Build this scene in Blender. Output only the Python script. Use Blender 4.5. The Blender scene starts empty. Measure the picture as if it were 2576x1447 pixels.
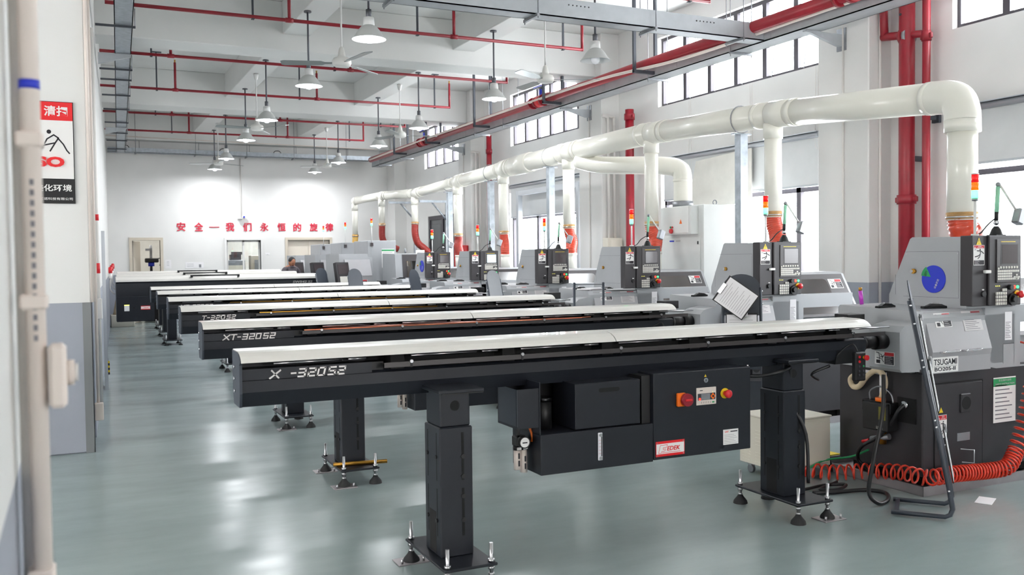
import bpy, bmesh, math, random
from mathutils import Matrix, Vector
random.seed(7)
C = bpy.context.scene.collection
S = bpy.context.scene
PI = math.pi

# ---------------------------------------------------------------- camera
W, H, FPX = 2576.0, 1447.0, 2300.34
YAW, PITCH, ROLL, CAM_Z = 0.44505, -0.03309, -0.01172, 1.6106
cy, sy, cp, sp = math.cos(YAW), math.sin(YAW), math.cos(PITCH), math.sin(PITCH)
fwd = Vector((sy*cp, cy*cp, sp)); rgt = Vector((cy, -sy, 0)); up = rgt.cross(fwd)
cr, sr = math.cos(ROLL), math.sin(ROLL)
r2 = cr*rgt + sr*up; u2 = -sr*rgt + cr*up
cam = bpy.data.cameras.new('camera'); co = bpy.data.objects.new('camera', cam); C.objects.link(co)
co.matrix_world = Matrix(((r2.x, u2.x, -fwd.x, 0), (r2.y, u2.y, -fwd.y, 0), (r2.z, u2.z, -fwd.z, CAM_Z), (0, 0, 0, 1)))
cam.sensor_width = 36.0; cam.lens = FPX/W*36.0; cam.clip_start = 0.05; cam.clip_end = 200
cam.dof.use_dof = True; cam.dof.focus_distance = 7.5; cam.dof.aperture_fstop = 4.5
S.camera = co

# ---------------------------------------------------------------- world, view, render look
wd = bpy.data.worlds.new('overcast_sky'); S.world = wd; wd.use_nodes = True
bg = wd.node_tree.nodes['Background']; bg.inputs[0].default_value = (1.0, 0.972, 0.955, 1); bg.inputs[1].default_value = 13.8
S.view_settings.view_transform = 'Standard'; S.view_settings.look = 'None'
S.view_settings.exposure = 0.55; S.view_settings.gamma = 1.0; S.view_settings.use_curve_mapping = False
cyc = S.cycles
cyc.use_denoising = True
try: cyc.denoiser = 'OPENIMAGEDENOISE'
except Exception: pass
cyc.max_bounces = 10; cyc.diffuse_bounces = 6; cyc.glossy_bounces = 4; cyc.transparent_max_bounces = 12
cyc.sample_clamp_indirect = 6.0; cyc.caustics_reflective = False; cyc.caustics_refractive = False
LAMP_W = 7.5

# ---------------------------------------------------------------- materials
def lin(c):
    return tuple((x/255/12.92 if x/255 <= .04045 else ((x/255+.055)/1.055)**2.4) for x in c)
MATS = {}
def mat(name, rgb=(200, 200, 200), rough=.5, metal=0., spec=.5, var=0., scale=6., bump=0., bscale=60., emit=None, es=0., alpha=1., coat=0., trans=0.):
    if name in MATS: return MATS[name]
    m = bpy.data.materials.new(name); m.use_nodes = True; nt = m.node_tree
    b = nt.nodes['Principled BSDF']; c = lin(rgb) + (1,)
    b.inputs['Base Color'].default_value = c
    b.inputs['Roughness'].default_value = rough; b.inputs['Metallic'].default_value = metal
    b.inputs['Specular IOR Level'].default_value = spec
    b.inputs['Coat Weight'].default_value = coat
    b.inputs['Transmission Weight'].default_value = trans
    if emit: b.inputs['Emission Color'].default_value = lin(emit)+(1,); b.inputs['Emission Strength'].default_value = es
    tc = nt.nodes.new('ShaderNodeTexCoord')
    nz = nt.nodes.new('ShaderNodeTexNoise'); nz.inputs['Scale'].default_value = scale; nz.inputs['Detail'].default_value = 4
    nt.links.new(tc.outputs['Object'], nz.inputs['Vector'])
    if var:
        mx = nt.nodes.new('ShaderNodeMixRGB'); mx.blend_type = 'MULTIPLY'; mx.inputs[0].default_value = 1
        mr = nt.nodes.new('ShaderNodeMapRange'); mr.inputs[1].default_value = .3; mr.inputs[2].default_value = .7
        mr.inputs[3].default_value = 1-var; mr.inputs[4].default_value = 1+var
        nt.links.new(nz.outputs['Fac'], mr.inputs[0]); mx.inputs[1].default_value = c
        nt.links.new(mr.outputs[0], mx.inputs[2]); nt.links.new(mx.outputs[0], b.inputs['Base Color'])
    if bump:
        n2 = nt.nodes.new('ShaderNodeTexNoise'); n2.inputs['Scale'].default_value = bscale
        bp = nt.nodes.new('ShaderNodeBump'); bp.inputs['Strength'].default_value = bump; bp.inputs['Distance'].default_value = .01
        nt.links.new(tc.outputs['Object'], n2.inputs['Vector']); nt.links.new(n2.outputs['Fac'], bp.inputs['Height'])
        nt.links.new(bp.outputs[0], b.inputs['Normal'])
    MATS[name] = m
    return m

def wall_mat():
    """white paint above a grey dado painted up to 1.27 m"""
    m = bpy.data.materials.new('wall_paint'); m.use_nodes = True; nt = m.node_tree; b = nt.nodes['Principled BSDF']
    g = nt.nodes.new('ShaderNodeNewGeometry'); s = nt.nodes.new('ShaderNodeSeparateXYZ'); nt.links.new(g.outputs['Position'], s.inputs[0])
    nz = nt.nodes.new('ShaderNodeTexNoise'); nz.inputs['Scale'].default_value = 1.3; nt.links.new(g.outputs['Position'], nz.inputs['Vector'])
    gt = nt.nodes.new('ShaderNodeMath'); gt.operation = 'GREATER_THAN'; gt.inputs[1].default_value = 1.272
    nt.links.new(s.outputs['Z'], gt.inputs[0])
    mx = nt.nodes.new('ShaderNodeMixRGB'); mx.inputs[1].default_value = lin((158, 162, 172))+(1,); mx.inputs[2].default_value = lin((229, 228, 226))+(1,)
    nt.links.new(gt.outputs[0], mx.inputs[0])
    mr = nt.nodes.new('ShaderNodeMapRange'); mr.inputs[1].default_value = .3; mr.inputs[2].default_value = .7; mr.inputs[3].default_value = .96; mr.inputs[4].default_value = 1.03
    nt.links.new(nz.outputs['Fac'], mr.inputs[0])
    m2 = nt.nodes.new('ShaderNodeMixRGB'); m2.blend_type = 'MULTIPLY'; m2.inputs[0].default_value = 1
    nt.links.new(mx.outputs[0], m2.inputs[1]); nt.links.new(mr.outputs[0], m2.inputs[2]); nt.links.new(m2.outputs[0], b.inputs['Base Color'])
    b.inputs['Roughness'].default_value = .6; b.inputs['Specular IOR Level'].default_value = .3
    return m

def floor_mat():
    m = bpy.data.materials.new('epoxy_floor'); m.use_nodes = True; nt = m.node_tree; b = nt.nodes['Principled BSDF']
    g = nt.nodes.new('ShaderNodeNewGeometry')
    def noise(scale, det=5, vec=None, rough=.55):
        n = nt.nodes.new('ShaderNodeTexNoise'); n.inputs['Scale'].default_value = scale; n.inputs['Detail'].default_value = det; n.inputs['Roughness'].default_value = rough
        nt.links.new(vec or g.outputs['Position'], n.inputs['Vector']); return n.outputs['Fac']
    mp = nt.nodes.new('ShaderNodeMapping'); mp.inputs['Scale'].default_value = (.5, 1.5, 1); nt.links.new(g.outputs['Position'], mp.inputs['Vector'])
    n1 = noise(.9); n2 = noise(2.2, 6, mp.outputs[0], .65); n3 = noise(38, 2)
    rp = nt.nodes.new('ShaderNodeValToRGB')
    rp.color_ramp.elements[0].position = .28; rp.color_ramp.elements[0].color = lin((130, 143, 144))+(1,)
    rp.color_ramp.elements[1].position = .72; rp.color_ramp.elements[1].color = lin((150, 163, 163))+(1,)
    ad = nt.nodes.new('ShaderNodeMath'); ad.operation = 'MULTIPLY_ADD'; ad.inputs[1].default_value = .5
    hf = nt.nodes.new('ShaderNodeMath'); hf.operation = 'MULTIPLY'; hf.inputs[1].default_value = .5
    nt.links.new(n1, ad.inputs[0]); nt.links.new(n2, hf.inputs[0]); nt.links.new(hf.outputs[0], ad.inputs[2]); nt.links.new(ad.outputs[0], rp.inputs[0])
    nt.links.new(rp.outputs[0], b.inputs['Base Color'])
    mr = nt.nodes.new('ShaderNodeMapRange'); mr.inputs[1].default_value = .35; mr.inputs[2].default_value = .68; mr.inputs[3].default_value = .2; mr.inputs[4].default_value = .26
    nt.links.new(n2, mr.inputs[0]); nt.links.new(mr.outputs[0], b.inputs['Roughness'])
    bp = nt.nodes.new('ShaderNodeBump'); bp.inputs['Strength'].default_value = .03; bp.inputs['Distance'].default_value = .01
    nt.links.new(n2, bp.inputs['Height']); nt.links.new(bp.outputs[0], b.inputs['Normal'])
    b.inputs['Specular IOR Level'].default_value = .5
    return m

def glass_mat(name, tint=(255, 255, 255), refl=.08, rough=.02):
    m = bpy.data.materials.new(name); m.use_nodes = True; nt = m.node_tree
    for n in list(nt.nodes):
        if n.type == 'BSDF_PRINCIPLED': nt.nodes.remove(n)
    out = nt.nodes['Material Output']
    t = nt.nodes.new('ShaderNodeBsdfTransparent'); t.inputs[0].default_value = lin(tint)+(1,)
    gl = nt.nodes.new('ShaderNodeBsdfGlossy'); gl.inputs['Roughness'].default_value = rough
    mx = nt.nodes.new('ShaderNodeMixShader'); mx.inputs[0].default_value = refl
    nt.links.new(t.outputs[0], mx.inputs[1]); nt.links.new(gl.outputs[0], mx.inputs[2]); nt.links.new(mx.outputs[0], out.inputs[0])
    MATS[name] = m
    return m

MATS['wall'] = wall_mat(); MATS['floor'] = floor_mat()
glass_mat('window_glass', (248, 252, 255), .06); glass_mat('amber_glass', (190, 160, 60), .2); glass_mat('brown_glass', (150, 118, 108), .25, .15)
glass_mat('pipe_glass', (238, 236, 226), .15)
mat('ceiling', (222, 222, 220), .7, spec=.2, var=.025, scale=1.5)
mat('charcoal', (28, 31, 38), .42, spec=.35, var=.06, scale=20, bump=.05, bscale=400)
mat('charcoal_side', (52, 58, 68), .42, var=.05, scale=20)  # paler charcoal: light on feeder left faces put into colour; also the stands' tone
mat('black', (16, 16, 18), .5); mat('black_gloss', (20, 20, 22), .2); mat('deep', (8, 8, 9), .8)
mat('rubber', (28, 28, 30), .7); mat('cable', (22, 22, 25), .45)
mat('white_cover', (226, 223, 217), .3, coat=.3, var=.02, scale=3)
mat('tray_flap', (58, 54, 54), .35)
mat('lathe_grey', (163, 165, 168), .38, var=.03, scale=5, bump=.03, bscale=300)
mat('lathe_warm', (163, 162, 165), .4, var=.03, scale=5)
mat('lathe_dark', (46, 44, 48), .5, var=.08, scale=8, bump=.05, bscale=300)
mat('panel_dark', (50, 47, 50), .5, var=.03); mat('panel_mid', (64, 60, 62), .45)
mat('screen_off', (70, 62, 64), .2); mat('screen_on', (200, 225, 230), .3, emit=(205, 230, 235), es=.8)
mat('key', (214, 210, 202), .5); mat('key_dark', (60, 58, 66), .5)
mat('steel', (190, 190, 192), .28, 1.); mat('steel_dull', (150, 152, 156), .45, .9, var=.12, scale=12); mat('chrome', (225, 225, 228), .12, 1.)
mat('galvanised', (168, 175, 182), .42, .75, var=.16, scale=14); mat('tray_grey', (176, 180, 184), .5, .35, var=.06, scale=6)
mat('brass', (190, 140, 60), .3, 1.); mat('copper', (205, 120, 90), .3, 1., var=.1, scale=30); mat('brass_bar', (150, 110, 40), .38, .8, var=.15, scale=30)
mat('red_pipe', (142, 22, 38), .38, var=.12, scale=7); mat('red', (205, 30, 40), .35); mat('bright_red', (226, 26, 34), .4); mat('red_letter', (206, 24, 60), .4)
mat('orange', (238, 110, 20), .4); mat('yellow', (232, 200, 30), .45); mat('green', (40, 150, 90), .45); mat('blue', (32, 52, 190), .4); mat('magenta', (190, 60, 190), .4)
mat('pvc', (232, 230, 220), .28, coat=.25, var=.02, scale=3); mat('pvc_rust', (176, 136, 84), .5, var=.3, scale=12)
mat('hose_red', (196, 62, 34), .35, coat=.3, var=.1, scale=20); mat('hose_dark', (150, 44, 36), .4, var=.1, scale=20); mat('hose_amber', (214, 172, 92), .35, var=.1, scale=20); mat('hose_wire', (88, 30, 22), .4)
mat('coil_red', (226, 58, 34), .3, coat=.4)
mat('paper', (236, 234, 236), .7, var=.02); mat('paper_text', (120, 118, 124), .8); mat('sticker_white', (238, 236, 234), .5); mat('ink', (28, 26, 34), .6); mat('label_faint', (196, 192, 192), .4)
mat('conduit', (226, 214, 206), .5); mat('conduit_white', (226, 222, 218), .45); mat('box_pink', (216, 204, 196), .5)
mat('frame_dark', (70, 66, 72), .45, .3); mat('frame_alu', (188, 192, 198), .4, .5); mat('blind', (214, 216, 217), .8, var=.02); mat('sheet', (214, 212, 206), .8, var=.06, scale=5)
mat('shade_grey', (196, 198, 196), .35); mat('shade_in', (240, 240, 240), .5); mat('lamp_neck', (225, 225, 224), .4); mat('rod_grey', (96, 98, 104), .45, .4); mat('rod_white', (225, 224, 222), .4)
mat('bulb_on', (255, 255, 255), .3, emit=(240, 246, 255), es=14.); mat('bulb_off', (236, 238, 242), .15)
mat('fan_blade', (150, 156, 156), .3, .6); mat('fan_body', (228, 227, 222), .3)
mat('bracket_dark', (64, 68, 76), .5, .2); mat('door_beige', (224, 214, 200), .5); mat('door_frame', (206, 196, 180), .5); mat('door_dark', (88, 90, 92), .45, var=.05)
mat('machine_white', (222, 224, 222), .4, var=.02); mat('box_cream', (226, 220, 206), .45); mat('sack', (206, 188, 158), .9, var=.12, scale=9, bump=.5, bscale=12)
mat('lens_red', (220, 20, 24), .25, emit=(230, 20, 20), es=.35); mat('lens_amber', (240, 120, 10), .25, emit=(240, 120, 10), es=.35); mat('lens_green', (150, 255, 200), .25, emit=(90, 255, 170), es=2.2)
mat('led_red', (255, 60, 40), .3, emit=(255, 50, 30), es=1.6); mat('led_green', (60, 255, 140), .3, emit=(60, 240, 130), es=1.4); mat('led_yellow', (240, 235, 120), .3, emit=(240, 235, 100), es=1.)
mat('lamp_tube', (150, 210, 180), .3); mat('lamp_lit', (255, 210, 80), .3, emit=(255, 205, 80), es=6.)
mat('skin', (176, 120, 92), .6); mat('hair', (26, 24, 26), .6); mat('shirt', (92, 86, 92), .8, var=.06, scale=30); mat('trousers', (46, 48, 60), .8); mat('shoe', (24, 24, 26), .5)
mat('guard_grey', (128, 130, 132), .4, .4); mat('silver_letter', (214, 210, 208), .25, .6); mat('clear_sheet', (226, 224, 230), .15)
mat('oil_green', (110, 105, 30), .4); mat('drip', (170, 164, 166), .35, .6, var=.1)

# ---------------------------------------------------------------- mesh builder
_text = {}
def text_mesh(body, shear=0., bold=0.):
    k = (body, shear, bold)
    if k not in _text:
        c = bpy.data.curves.new('lettering', 'FONT'); c.body = body; c.size = 1; c.shear = shear; c.offset = bold; c.resolution_u = 3; c.extrude = .5
        c.align_x = 'LEFT'
        o = bpy.data.objects.new('lettering', c); C.objects.link(o)
        dg = bpy.context.evaluated_depsgraph_get(); dg.update()
        me = bpy.data.meshes.new_from_object(o.evaluated_get(dg))
        vs = [tuple(v.co) for v in me.vertices]; fs = [tuple(p.vertices) for p in me.polygons]
        bpy.data.objects.remove(o); bpy.data.curves.remove(c); bpy.data.meshes.remove(me)
        _text[k] = (vs, fs)
    return _text[k]

class MB:
    def __init__(s, M=None): s.v = []; s.f = []; s.mi = []; s.sm = []; s.mats = []; s.M = M or Matrix.Identity(4)
    def add(s, vs, fs, m, smooth=False):
        if m not in s.mats: s.mats.append(m)
        k = s.mats.index(m); n = len(s.v)
        s.v += [tuple(s.M @ Vector(v)) for v in vs]
        s.f += [tuple(i+n for i in f) for f in fs]; s.mi += [k]*len(fs)
        s.sm += [smooth]*len(fs) if isinstance(smooth, bool) else list(smooth)
        return s
    def box(s, x0, x1, y0, y1, z0, z1, m, b=0.):
        lo = (min(x0, x1), min(y0, y1), min(z0, z1)); hi = (max(x0, x1), max(y0, y1), max(z0, z1))
        b = min(b, .45*min(hi[i]-lo[i] for i in range(3)))
        if b <= 0:
            vs = [(lo[0] if not i & 1 else hi[0], lo[1] if not i & 2 else hi[1], lo[2] if not i & 4 else hi[2]) for i in range(8)]
            return s.add(vs, [(0, 2, 3, 1), (4, 5, 7, 6), (0, 1, 5, 4), (2, 6, 7, 3), (0, 4, 6, 2), (1, 3, 7, 5)], m)
        vs = []; idx = {}
        for i in range(8):
            sg = [(1 if i >> a & 1 else 0) for a in range(3)]
            for a in range(3):
                p = [(hi[c] if sg[c] else lo[c]) if c == a else (hi[c]-b if sg[c] else lo[c]+b) for c in range(3)]
                idx[i, a] = len(vs); vs.append(tuple(p))
        fs = []
        for a in range(3):
            o1, o2 = [c for c in range(3) if c != a]
            for sd in (0, 1):
                c4 = [sd << a, sd << a | 1 << o1, sd << a | 1 << o1 | 1 << o2, sd << a | 1 << o2]
                fs.append(tuple(idx[i, a] for i in c4))
        for a in range(3):
            o1, o2 = [c for c in range(3) if c != a]
            for s1 in (0, 1):
                for s2 in (0, 1):
                    i = s1 << o1 | s2 << o2; j = i | 1 << a
                    fs.append((idx[i, o1], idx[j, o1], idx[j, o2], idx[i, o2]))
        for i in range(8): fs.append((idx[i, 0], idx[i, 1], idx[i, 2]))
        return s.add(vs, fs, m)
    def prism(s, pts, ax, a, b, m):
        n = len(pts)
        def P(u, w, t): return {'x': (t, u, w), 'y': (u, t, w), 'z': (u, w, t)}[ax]
        vs = [P(u, w, a) for u, w in pts]+[P(u, w, b) for u, w in pts]
        fs = [tuple(range(n))[::-1], tuple(range(n, 2*n))]+[(i, (i+1) % n, n+(i+1) % n, n+i) for i in range(n)]
        return s.add(vs, fs, m)
    def quad(s, ps, m): return s.add(ps, [tuple(range(len(ps)))], m)
    def cyl(s, p0, p1, r, m, r1=None, n=16, caps=True):
        p0 = Vector(p0); p1 = Vector(p1); r1 = r if r1 is None else r1
        d = (p1-p0).normalized(); a = d.orthogonal().normalized(); c = d.cross(a)
        vs = []
        for p, rr in ((p0, r), (p1, r1)):
            for i in range(n):
                t = 2*PI*i/n; vs.append(p+rr*(math.cos(t)*a+math.sin(t)*c))
        fs = [(i, (i+1) % n, n+(i+1) % n, n+i) for i in range(n)]; sm = [True]*n
        if caps: fs += [tuple(range(n))[::-1], tuple(range(n, 2*n))]; sm += [False, False]
        return s.add(vs, fs, m, sm)
    def tube(s, pts, r, m, n=8, caps=True, rs=None):
        pts = [Vector(p) for p in pts]; k = len(pts); vs = []; a = None
        for i, p in enumerate(pts):
            d = (pts[min(i+1, k-1)]-pts[max(i-1, 0)]).normalized()
            if a is None: a = d.orthogonal().normalized()
            a = (a-d*a.dot(d)).normalized(); c = d.cross(a); rr = rs[i] if rs else r
            for j in range(n):
                t = 2*PI*j/n; vs.append(p+rr*(math.cos(t)*a+math.sin(t)*c))
        fs = [(i*n+j, i*n+(j+1) % n, (i+1)*n+(j+1) % n, (i+1)*n+j) for i in range(k-1) for j in range(n)]; sm = [True]*len(fs)
        if caps: fs += [tuple(range(n))[::-1], tuple(range((k-1)*n, k*n))]; sm += [False, False]
        return s.add(vs, fs, m, sm)
    def lathe(s, prof, c, m, n=24, ax='z', smooth=True):
        c = Vector(c); vs = []
        for r, h in prof:
            for j in range(n):
                t = 2*PI*j/n; u, w = r*math.cos(t), r*math.sin(t)
                vs.append(c+Vector({'z': (u, w, h), 'y': (u, h, w), 'x': (h, u, w)}[ax]))
        k = len(prof)
        fs = [(i*n+j, i*n+(j+1) % n, (i+1)*n+(j+1) % n, (i+1)*n+j) for i in range(k-1) for j in range(n)]
        return s.add(vs, fs, m, smooth)
    def ball(s, c, r, m, n=14):
        k = n//2; prof = [(max(r*math.sin(PI*i/k), 1e-5), -r*math.cos(PI*i/k)) for i in range(k+1)]
        return s.lathe(prof, c, m, n)
    def plate(s, origin, U, V, u0, u1, v0, v1, m, t=.0):
        o = Vector(origin); U = Vector(U); V = Vector(V); N = U.cross(V).normalized()*t
        return s.quad([o+U*u0+V*v0+N, o+U*u1+V*v0+N, o+U*u1+V*v1+N, o+U*u0+V*v1+N], m)
    def text(s, body, origin, U, V, h, m, depth=.002, shear=0., bold=0., width=None):
        """lettering whose lower left corner is at origin, cap height about h"""
        vs, fs = text_mesh(body, shear, bold)
        if not vs: return s
        x0 = min(v[0] for v in vs); x1 = max(v[0] for v in vs); y0 = min(v[1] for v in vs); y1 = max(v[1] for v in vs)
        k = h/(y1-y0); kx = k if width is None else width/(x1-x0)
        o = Vector(origin); U = Vector(U).normalized(); V = Vector(V).normalized(); N = U.cross(V)
        return s.add([o+U*(v[0]-x0)*kx+V*(v[1]-y0)*k+N*(v[2]+.5)*depth for v in vs], fs, m)
    def build(s, name, parent=None, loc=None):
        me = bpy.data.meshes.new(name); me.from_pydata(s.v, [], s.f)
        for m in s.mats: me.materials.append(MATS[m])
        me.polygons.foreach_set('material_index', s.mi); me.polygons.foreach_set('use_smooth', s.sm)
        bm = bmesh.new(); bm.from_mesh(me); bmesh.ops.recalc_face_normals(bm, faces=bm.faces); bm.to_mesh(me); bm.free()
        o = bpy.data.objects.new(name, me); C.objects.link(o)
        if parent is not None: o.parent = parent
        if loc is not None: o.location = loc
        return o

def tag(o, label, cat, group=None, kind=None):
    o['label'] = label; o['category'] = cat
    if group: o['group'] = group
    if kind: o['kind'] = kind
    return o
def thing(name, label, cat, loc=(0, 0, 0), rz=0., group=None):
    o = bpy.data.objects.new(name, None); C.objects.link(o); o.empty_display_size = .1
    o.location = loc; o.rotation_euler = (0, 0, rz)
    return tag(o, label, cat, group)
def struct(o): o['kind'] = 'structure'; return o
def dup(root, loc, label, rz=None, skip=()):
    r = root.copy(); C.objects.link(r); r.location = loc; r['label'] = label
    if rz is not None: r.rotation_euler = (0, 0, rz)
    def rec(a, b):
        for ch in list(a.children):
            if ch.name.split('.')[0] in skip: continue
            c = ch.copy(); C.objects.link(c); c.parent = b; rec(ch, c)
    rec(root, r)
    return r
def smooth_path(pts, k=6):
    pts = [Vector(p) for p in pts]; q = [pts[0]]+pts+[pts[-1]]; out = []
    for i in range(1, len(q)-2):
        for j in range(k):
            t = j/k; a, b, c, d = q[i-1:i+3]
            out.append(.5*((2*b)+(c-a)*t+(2*a-5*b+4*c-d)*t*t+(3*b-a-3*c+d)*t**3))
    return out+[pts[-1]]
X, Y, Z = Vector((1, 0, 0)), Vector((0, 1, 0)), Vector((0, 0, 1))
# ================================================================ setting
XW, YB, ZC = 8.55, 25.5, 5.43
def grid_wall(name, ax, c0, c1, ur, zr, holes, m='wall'):
    """wall with rectangular holes; ax is the axis of its thickness"""
    us = sorted({ur[0], ur[1], *[h[0] for h in holes], *[h[1] for h in holes]}); zs = sorted({zr[0], zr[1], *[h[2] for h in holes], *[h[3] for h in holes]})
    b = MB()
    for i in range(len(us)-1):
        run = None
        for j in range(len(zs)-1):
            um, zm = (us[i]+us[i+1])/2, (zs[j]+zs[j+1])/2
            solid = not any(h[0] < um < h[1] and h[2] < zm < h[3] for h in holes)
            if solid and run is None: run = zs[j]
            if run is not None and (not solid or j == len(zs)-2):
                e = zs[j+1] if solid else zs[j]
                if ax == 'x': b.box(c0, c1, us[i], us[i+1], run, e, m)
                else: b.box(us[i], us[i+1], c0, c1, run, e, m)
                run = None
    return struct(b.build(name))

struct(MB().box(-6.2, 9, -4.2, 29.2, -.2, 0, 'floor').build('floor'))
struct(MB().box(-6.2, 9, -4.2, 29.2, ZC, ZC+.2, 'ceiling').build('ceiling'))
UP = [(2.9, 6.88, 7), (8.72, 12.37, 6), (14.55, 17.91, 6), (20.25, 23.3, 5)]
LO = [(2.9, 6.72, 3), (8.72, 12.3, 3), (14.55, 18.0, 3)]
holes = [(a, b, 4.0, 5.1) for a, b, n in UP]+[(a, b, 1.33, 3.0) for a, b, n in LO]+[(20.6, 23.1, -.01, 2.72)]
grid_wall('wall_right', 'x', XW, XW+.25, (-4, YB+.2), (0, ZC), holes)
grid_wall('wall_back', 'y', YB, YB+.2, (-.2, XW+.25), (0, ZC), [(1.33, 2.01, -.01, 2.16), (3.68, 4.58, -.01, 2.16), (5.31, 6.48, -.01, 2.16)])
struct(MB().prism([(-.25, 9.2), (.138, 9.2), (.77, YB), (-.25, YB)], 'z', 0, ZC, 'wall').build('wall_left'))
grid_wall('wall_left_outer', 'x', -6.2, -6, (-4, 9.3), (0, ZC), [(-3, .6, 1.4, 3.0), (3.6, 6.6, 1.4, 3.0)])
grid_wall('wall_front', 'y', -4.2, -4, (-6.2, XW+.25), (0, ZC), [(2.5, 5.0, 1.4, 2.8)])
struct(MB().box(-6.2, -.25, 9.2, 9.4, 0, ZC, 'wall').build('wall_left_return'))
for i, (a, b) in enumerate([(1.95, 2.65), (7.70, 8.49), (13.55, 14.34), (19.30, 20.05), (24.85, YB)]):
    struct(MB().box(8.2, XW+.02, a, b, 0, ZC, 'wall', .012).build(f'pillar_{i+1}'))
o = MB().box(-.8, .111, 8.49, 9.25, 0, ZC, 'wall', .01).box(.045, .116, 8.484, 8.49, 0, 1.272, 'guard_grey').box(.111, .117, 8.484, 8.56, 0, 1.272, 'guard_grey').build('pillar_6'); struct(o)
struct(MB().box(-.75, -.092, .9, 2.15, 0, ZC, 'wall', .01).build('pillar_7'))
for i, (a, b) in enumerate([(1.95, 2.6), (7.85, 8.45), (13.75, 14.35), (19.5, 20.2), (25.15, YB)]):
    struct(MB().box(-6, XW, a, b, 4.71, ZC, 'ceiling', .01).build(f'ceiling_beam_{i+1}'))
sec = [-4, 1.95, 2.6, 7.85, 8.45, 13.75, 14.35, 19.5, 20.2, 25.15]
n = 6
for k in range(0, 10, 2):
    for x0, x1 in ((2.85, 3.25), (5.55, 5.93)):
        struct(MB().box(x0, x1, sec[k], sec[k+1], 4.95, ZC, 'ceiling', .008).build(f'ceiling_beam_{n}')); n += 1

# windows: dark frames with mullions and real panes
nwin = 0
def window(y0, y1, z0, z1, n, fm='frame_dark', transom=None, stays=False, X0=XW+.08, bars=None):
    global nwin; nwin += 1
    t = bpy.data.objects.new(f'window_{nwin}', None); C.objects.link(t); t['kind'] = 'structure'
    f = MB(); w = .05
    f.box(X0, X0+.06, y0, y1, z0, z0+w, fm).box(X0, X0+.06, y0, y1, z1-w, z1, fm)
    for yy in (bars and [y0]+bars+[y1] or [y0+(y1-y0)*i/n for i in range(n+1)]):
        f.box(X0, X0+.06, max(y0, yy-w*.8), min(y1, yy+w*.8), z0+w, z1-w, fm)
    if transom: f.box(X0, X0+.06, y0, y1, transom, transom+.06, fm)
    fo = f.build('frame', t); fo['kind'] = 'structure'
    g = MB().box(X0+.025, X0+.031, y0+.01, y1-.01, z0+.01, z1-.01, 'window_glass'); go = g.build('glass', t); go['kind'] = 'structure'
    if stays:
        s = MB()
        for i in range(n):
            ya = y0+(y1-y0)*(i+.75)/n; s.cyl((X0-.005, ya, z0+.03), (X0-.03, ya-.28*(y1-y0)/n, z1-.12), .007, 'frame_alu', n=6)
        so = s.build('window_stay', t); so['kind'] = 'structure'
    return t
for i, (a, b, n) in enumerate(UP): window(a, b, 4.0, 5.1, n, stays=(i == 1))
for i, (a, b, n) in enumerate(LO): window(a, b, 1.33, 3.0, n, transom=2.42, bars=[[5.0, 5.75], [9.28, 11.0], [15.6, 16.82]][i])
# shut metal door in the last bay, its backlit darkness put into the colour
d = bpy.data.objects.new('door_1', None); C.objects.link(d); d['kind'] = 'structure'
b = MB().box(XW+.02, XW+.12, 20.6, 20.7, 0, 2.72, 'frame_dark').box(XW+.02, XW+.12, 23.0, 23.1, 0, 2.72, 'frame_dark').box(XW+.02, XW+.12, 20.7, 23.0, 2.62, 2.72, 'frame_dark').box(XW+.02, XW+.12, 22.05, 22.15, 0, 2.62, 'frame_dark')
struct(b.build('frame', d))
b = MB()
for a, c in ((20.7, 22.05), (22.15, 23.0)):
    b.box(XW+.05, XW+.09, a, c, 0, 2.62, 'door_dark')
    for z0, z1 in ((.15, 1.5), (1.62, 2.5)): b.box(XW+.044, XW+.05, a+.12, c-.12, z0, z1, 'door_dark', .004)
struct(b.build('door_leaf', d))
# back wall doors
def frame3(b, x0, x1, zt, m, w=.07):
    b.box(x0-w, x0, YB-.03, YB+.2, 0, zt+w, m).box(x1, x1+w, YB-.03, YB+.2, 0, zt+w, m).box(x0, x1, YB-.03, YB+.2, zt, zt+w, m)
d = bpy.data.objects.new('door_2', None); C.objects.link(d); d['kind'] = 'structure'
b = MB(); frame3(b, 1.33, 2.01, 2.16, 'door_frame'); struct(b.build('frame', d))
b = MB(Matrix.Translation((1.35, YB+.2, 0)) @ Matrix.Rotation(R0 := math.radians(72), 4, 'Z')).box(0, .66, -.02, .02, .01, 2.15, 'door_beige', .004).cyl((.6, -.06, 1.05), (.5, -.06, 1.05), .01, 'steel', n=8)
struct(b.build('door_leaf', d))
d = bpy.data.objects.new('door_3', None); C.objects.link(d); d['kind'] = 'structure'
b = MB(); frame3(b, 3.68, 4.58, 2.16, 'rod_white', .06)
for x0, x1, yo in ((3.68, 4.15, .06), (4.11, 4.58, .11)):
    b.box(x0, x0+.045, YB+yo, YB+yo+.04, 0, 2.16, 'rod_white').box(x1-.045, x1, YB+yo, YB+yo+.04, 0, 2.16, 'rod_white').box(x0, x1, YB+yo, YB+yo+.04, 2.11, 2.16, 'rod_white').box(x0, x1, YB+yo, YB+yo+.04, 0, .08, 'rod_white')
struct(b.build('frame', d))
struct(MB().box(3.72, 4.11, YB+.078, YB+.084, .08, 2.11, 'window_glass').box(4.15, 4.54, YB+.128, YB+.134, .08, 2.11, 'window_glass').build('glass', d))
d = bpy.data.objects.new('door_4', None); C.objects.link(d); d['kind'] = 'structure'
b = MB(); frame3(b, 5.31, 6.48, 2.16, 'door_frame'); struct(b.build('frame', d))
struct(MB().box(5.31, 5.892, YB+.07, YB+.11, .01, 2.16, 'door_beige', .004).build('door_leaf', d)); struct(MB().box(5.898, 6.48, YB+.07, YB+.11, .01, 2.16, 'door_beige', .004).build('door_leaf', d))
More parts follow.
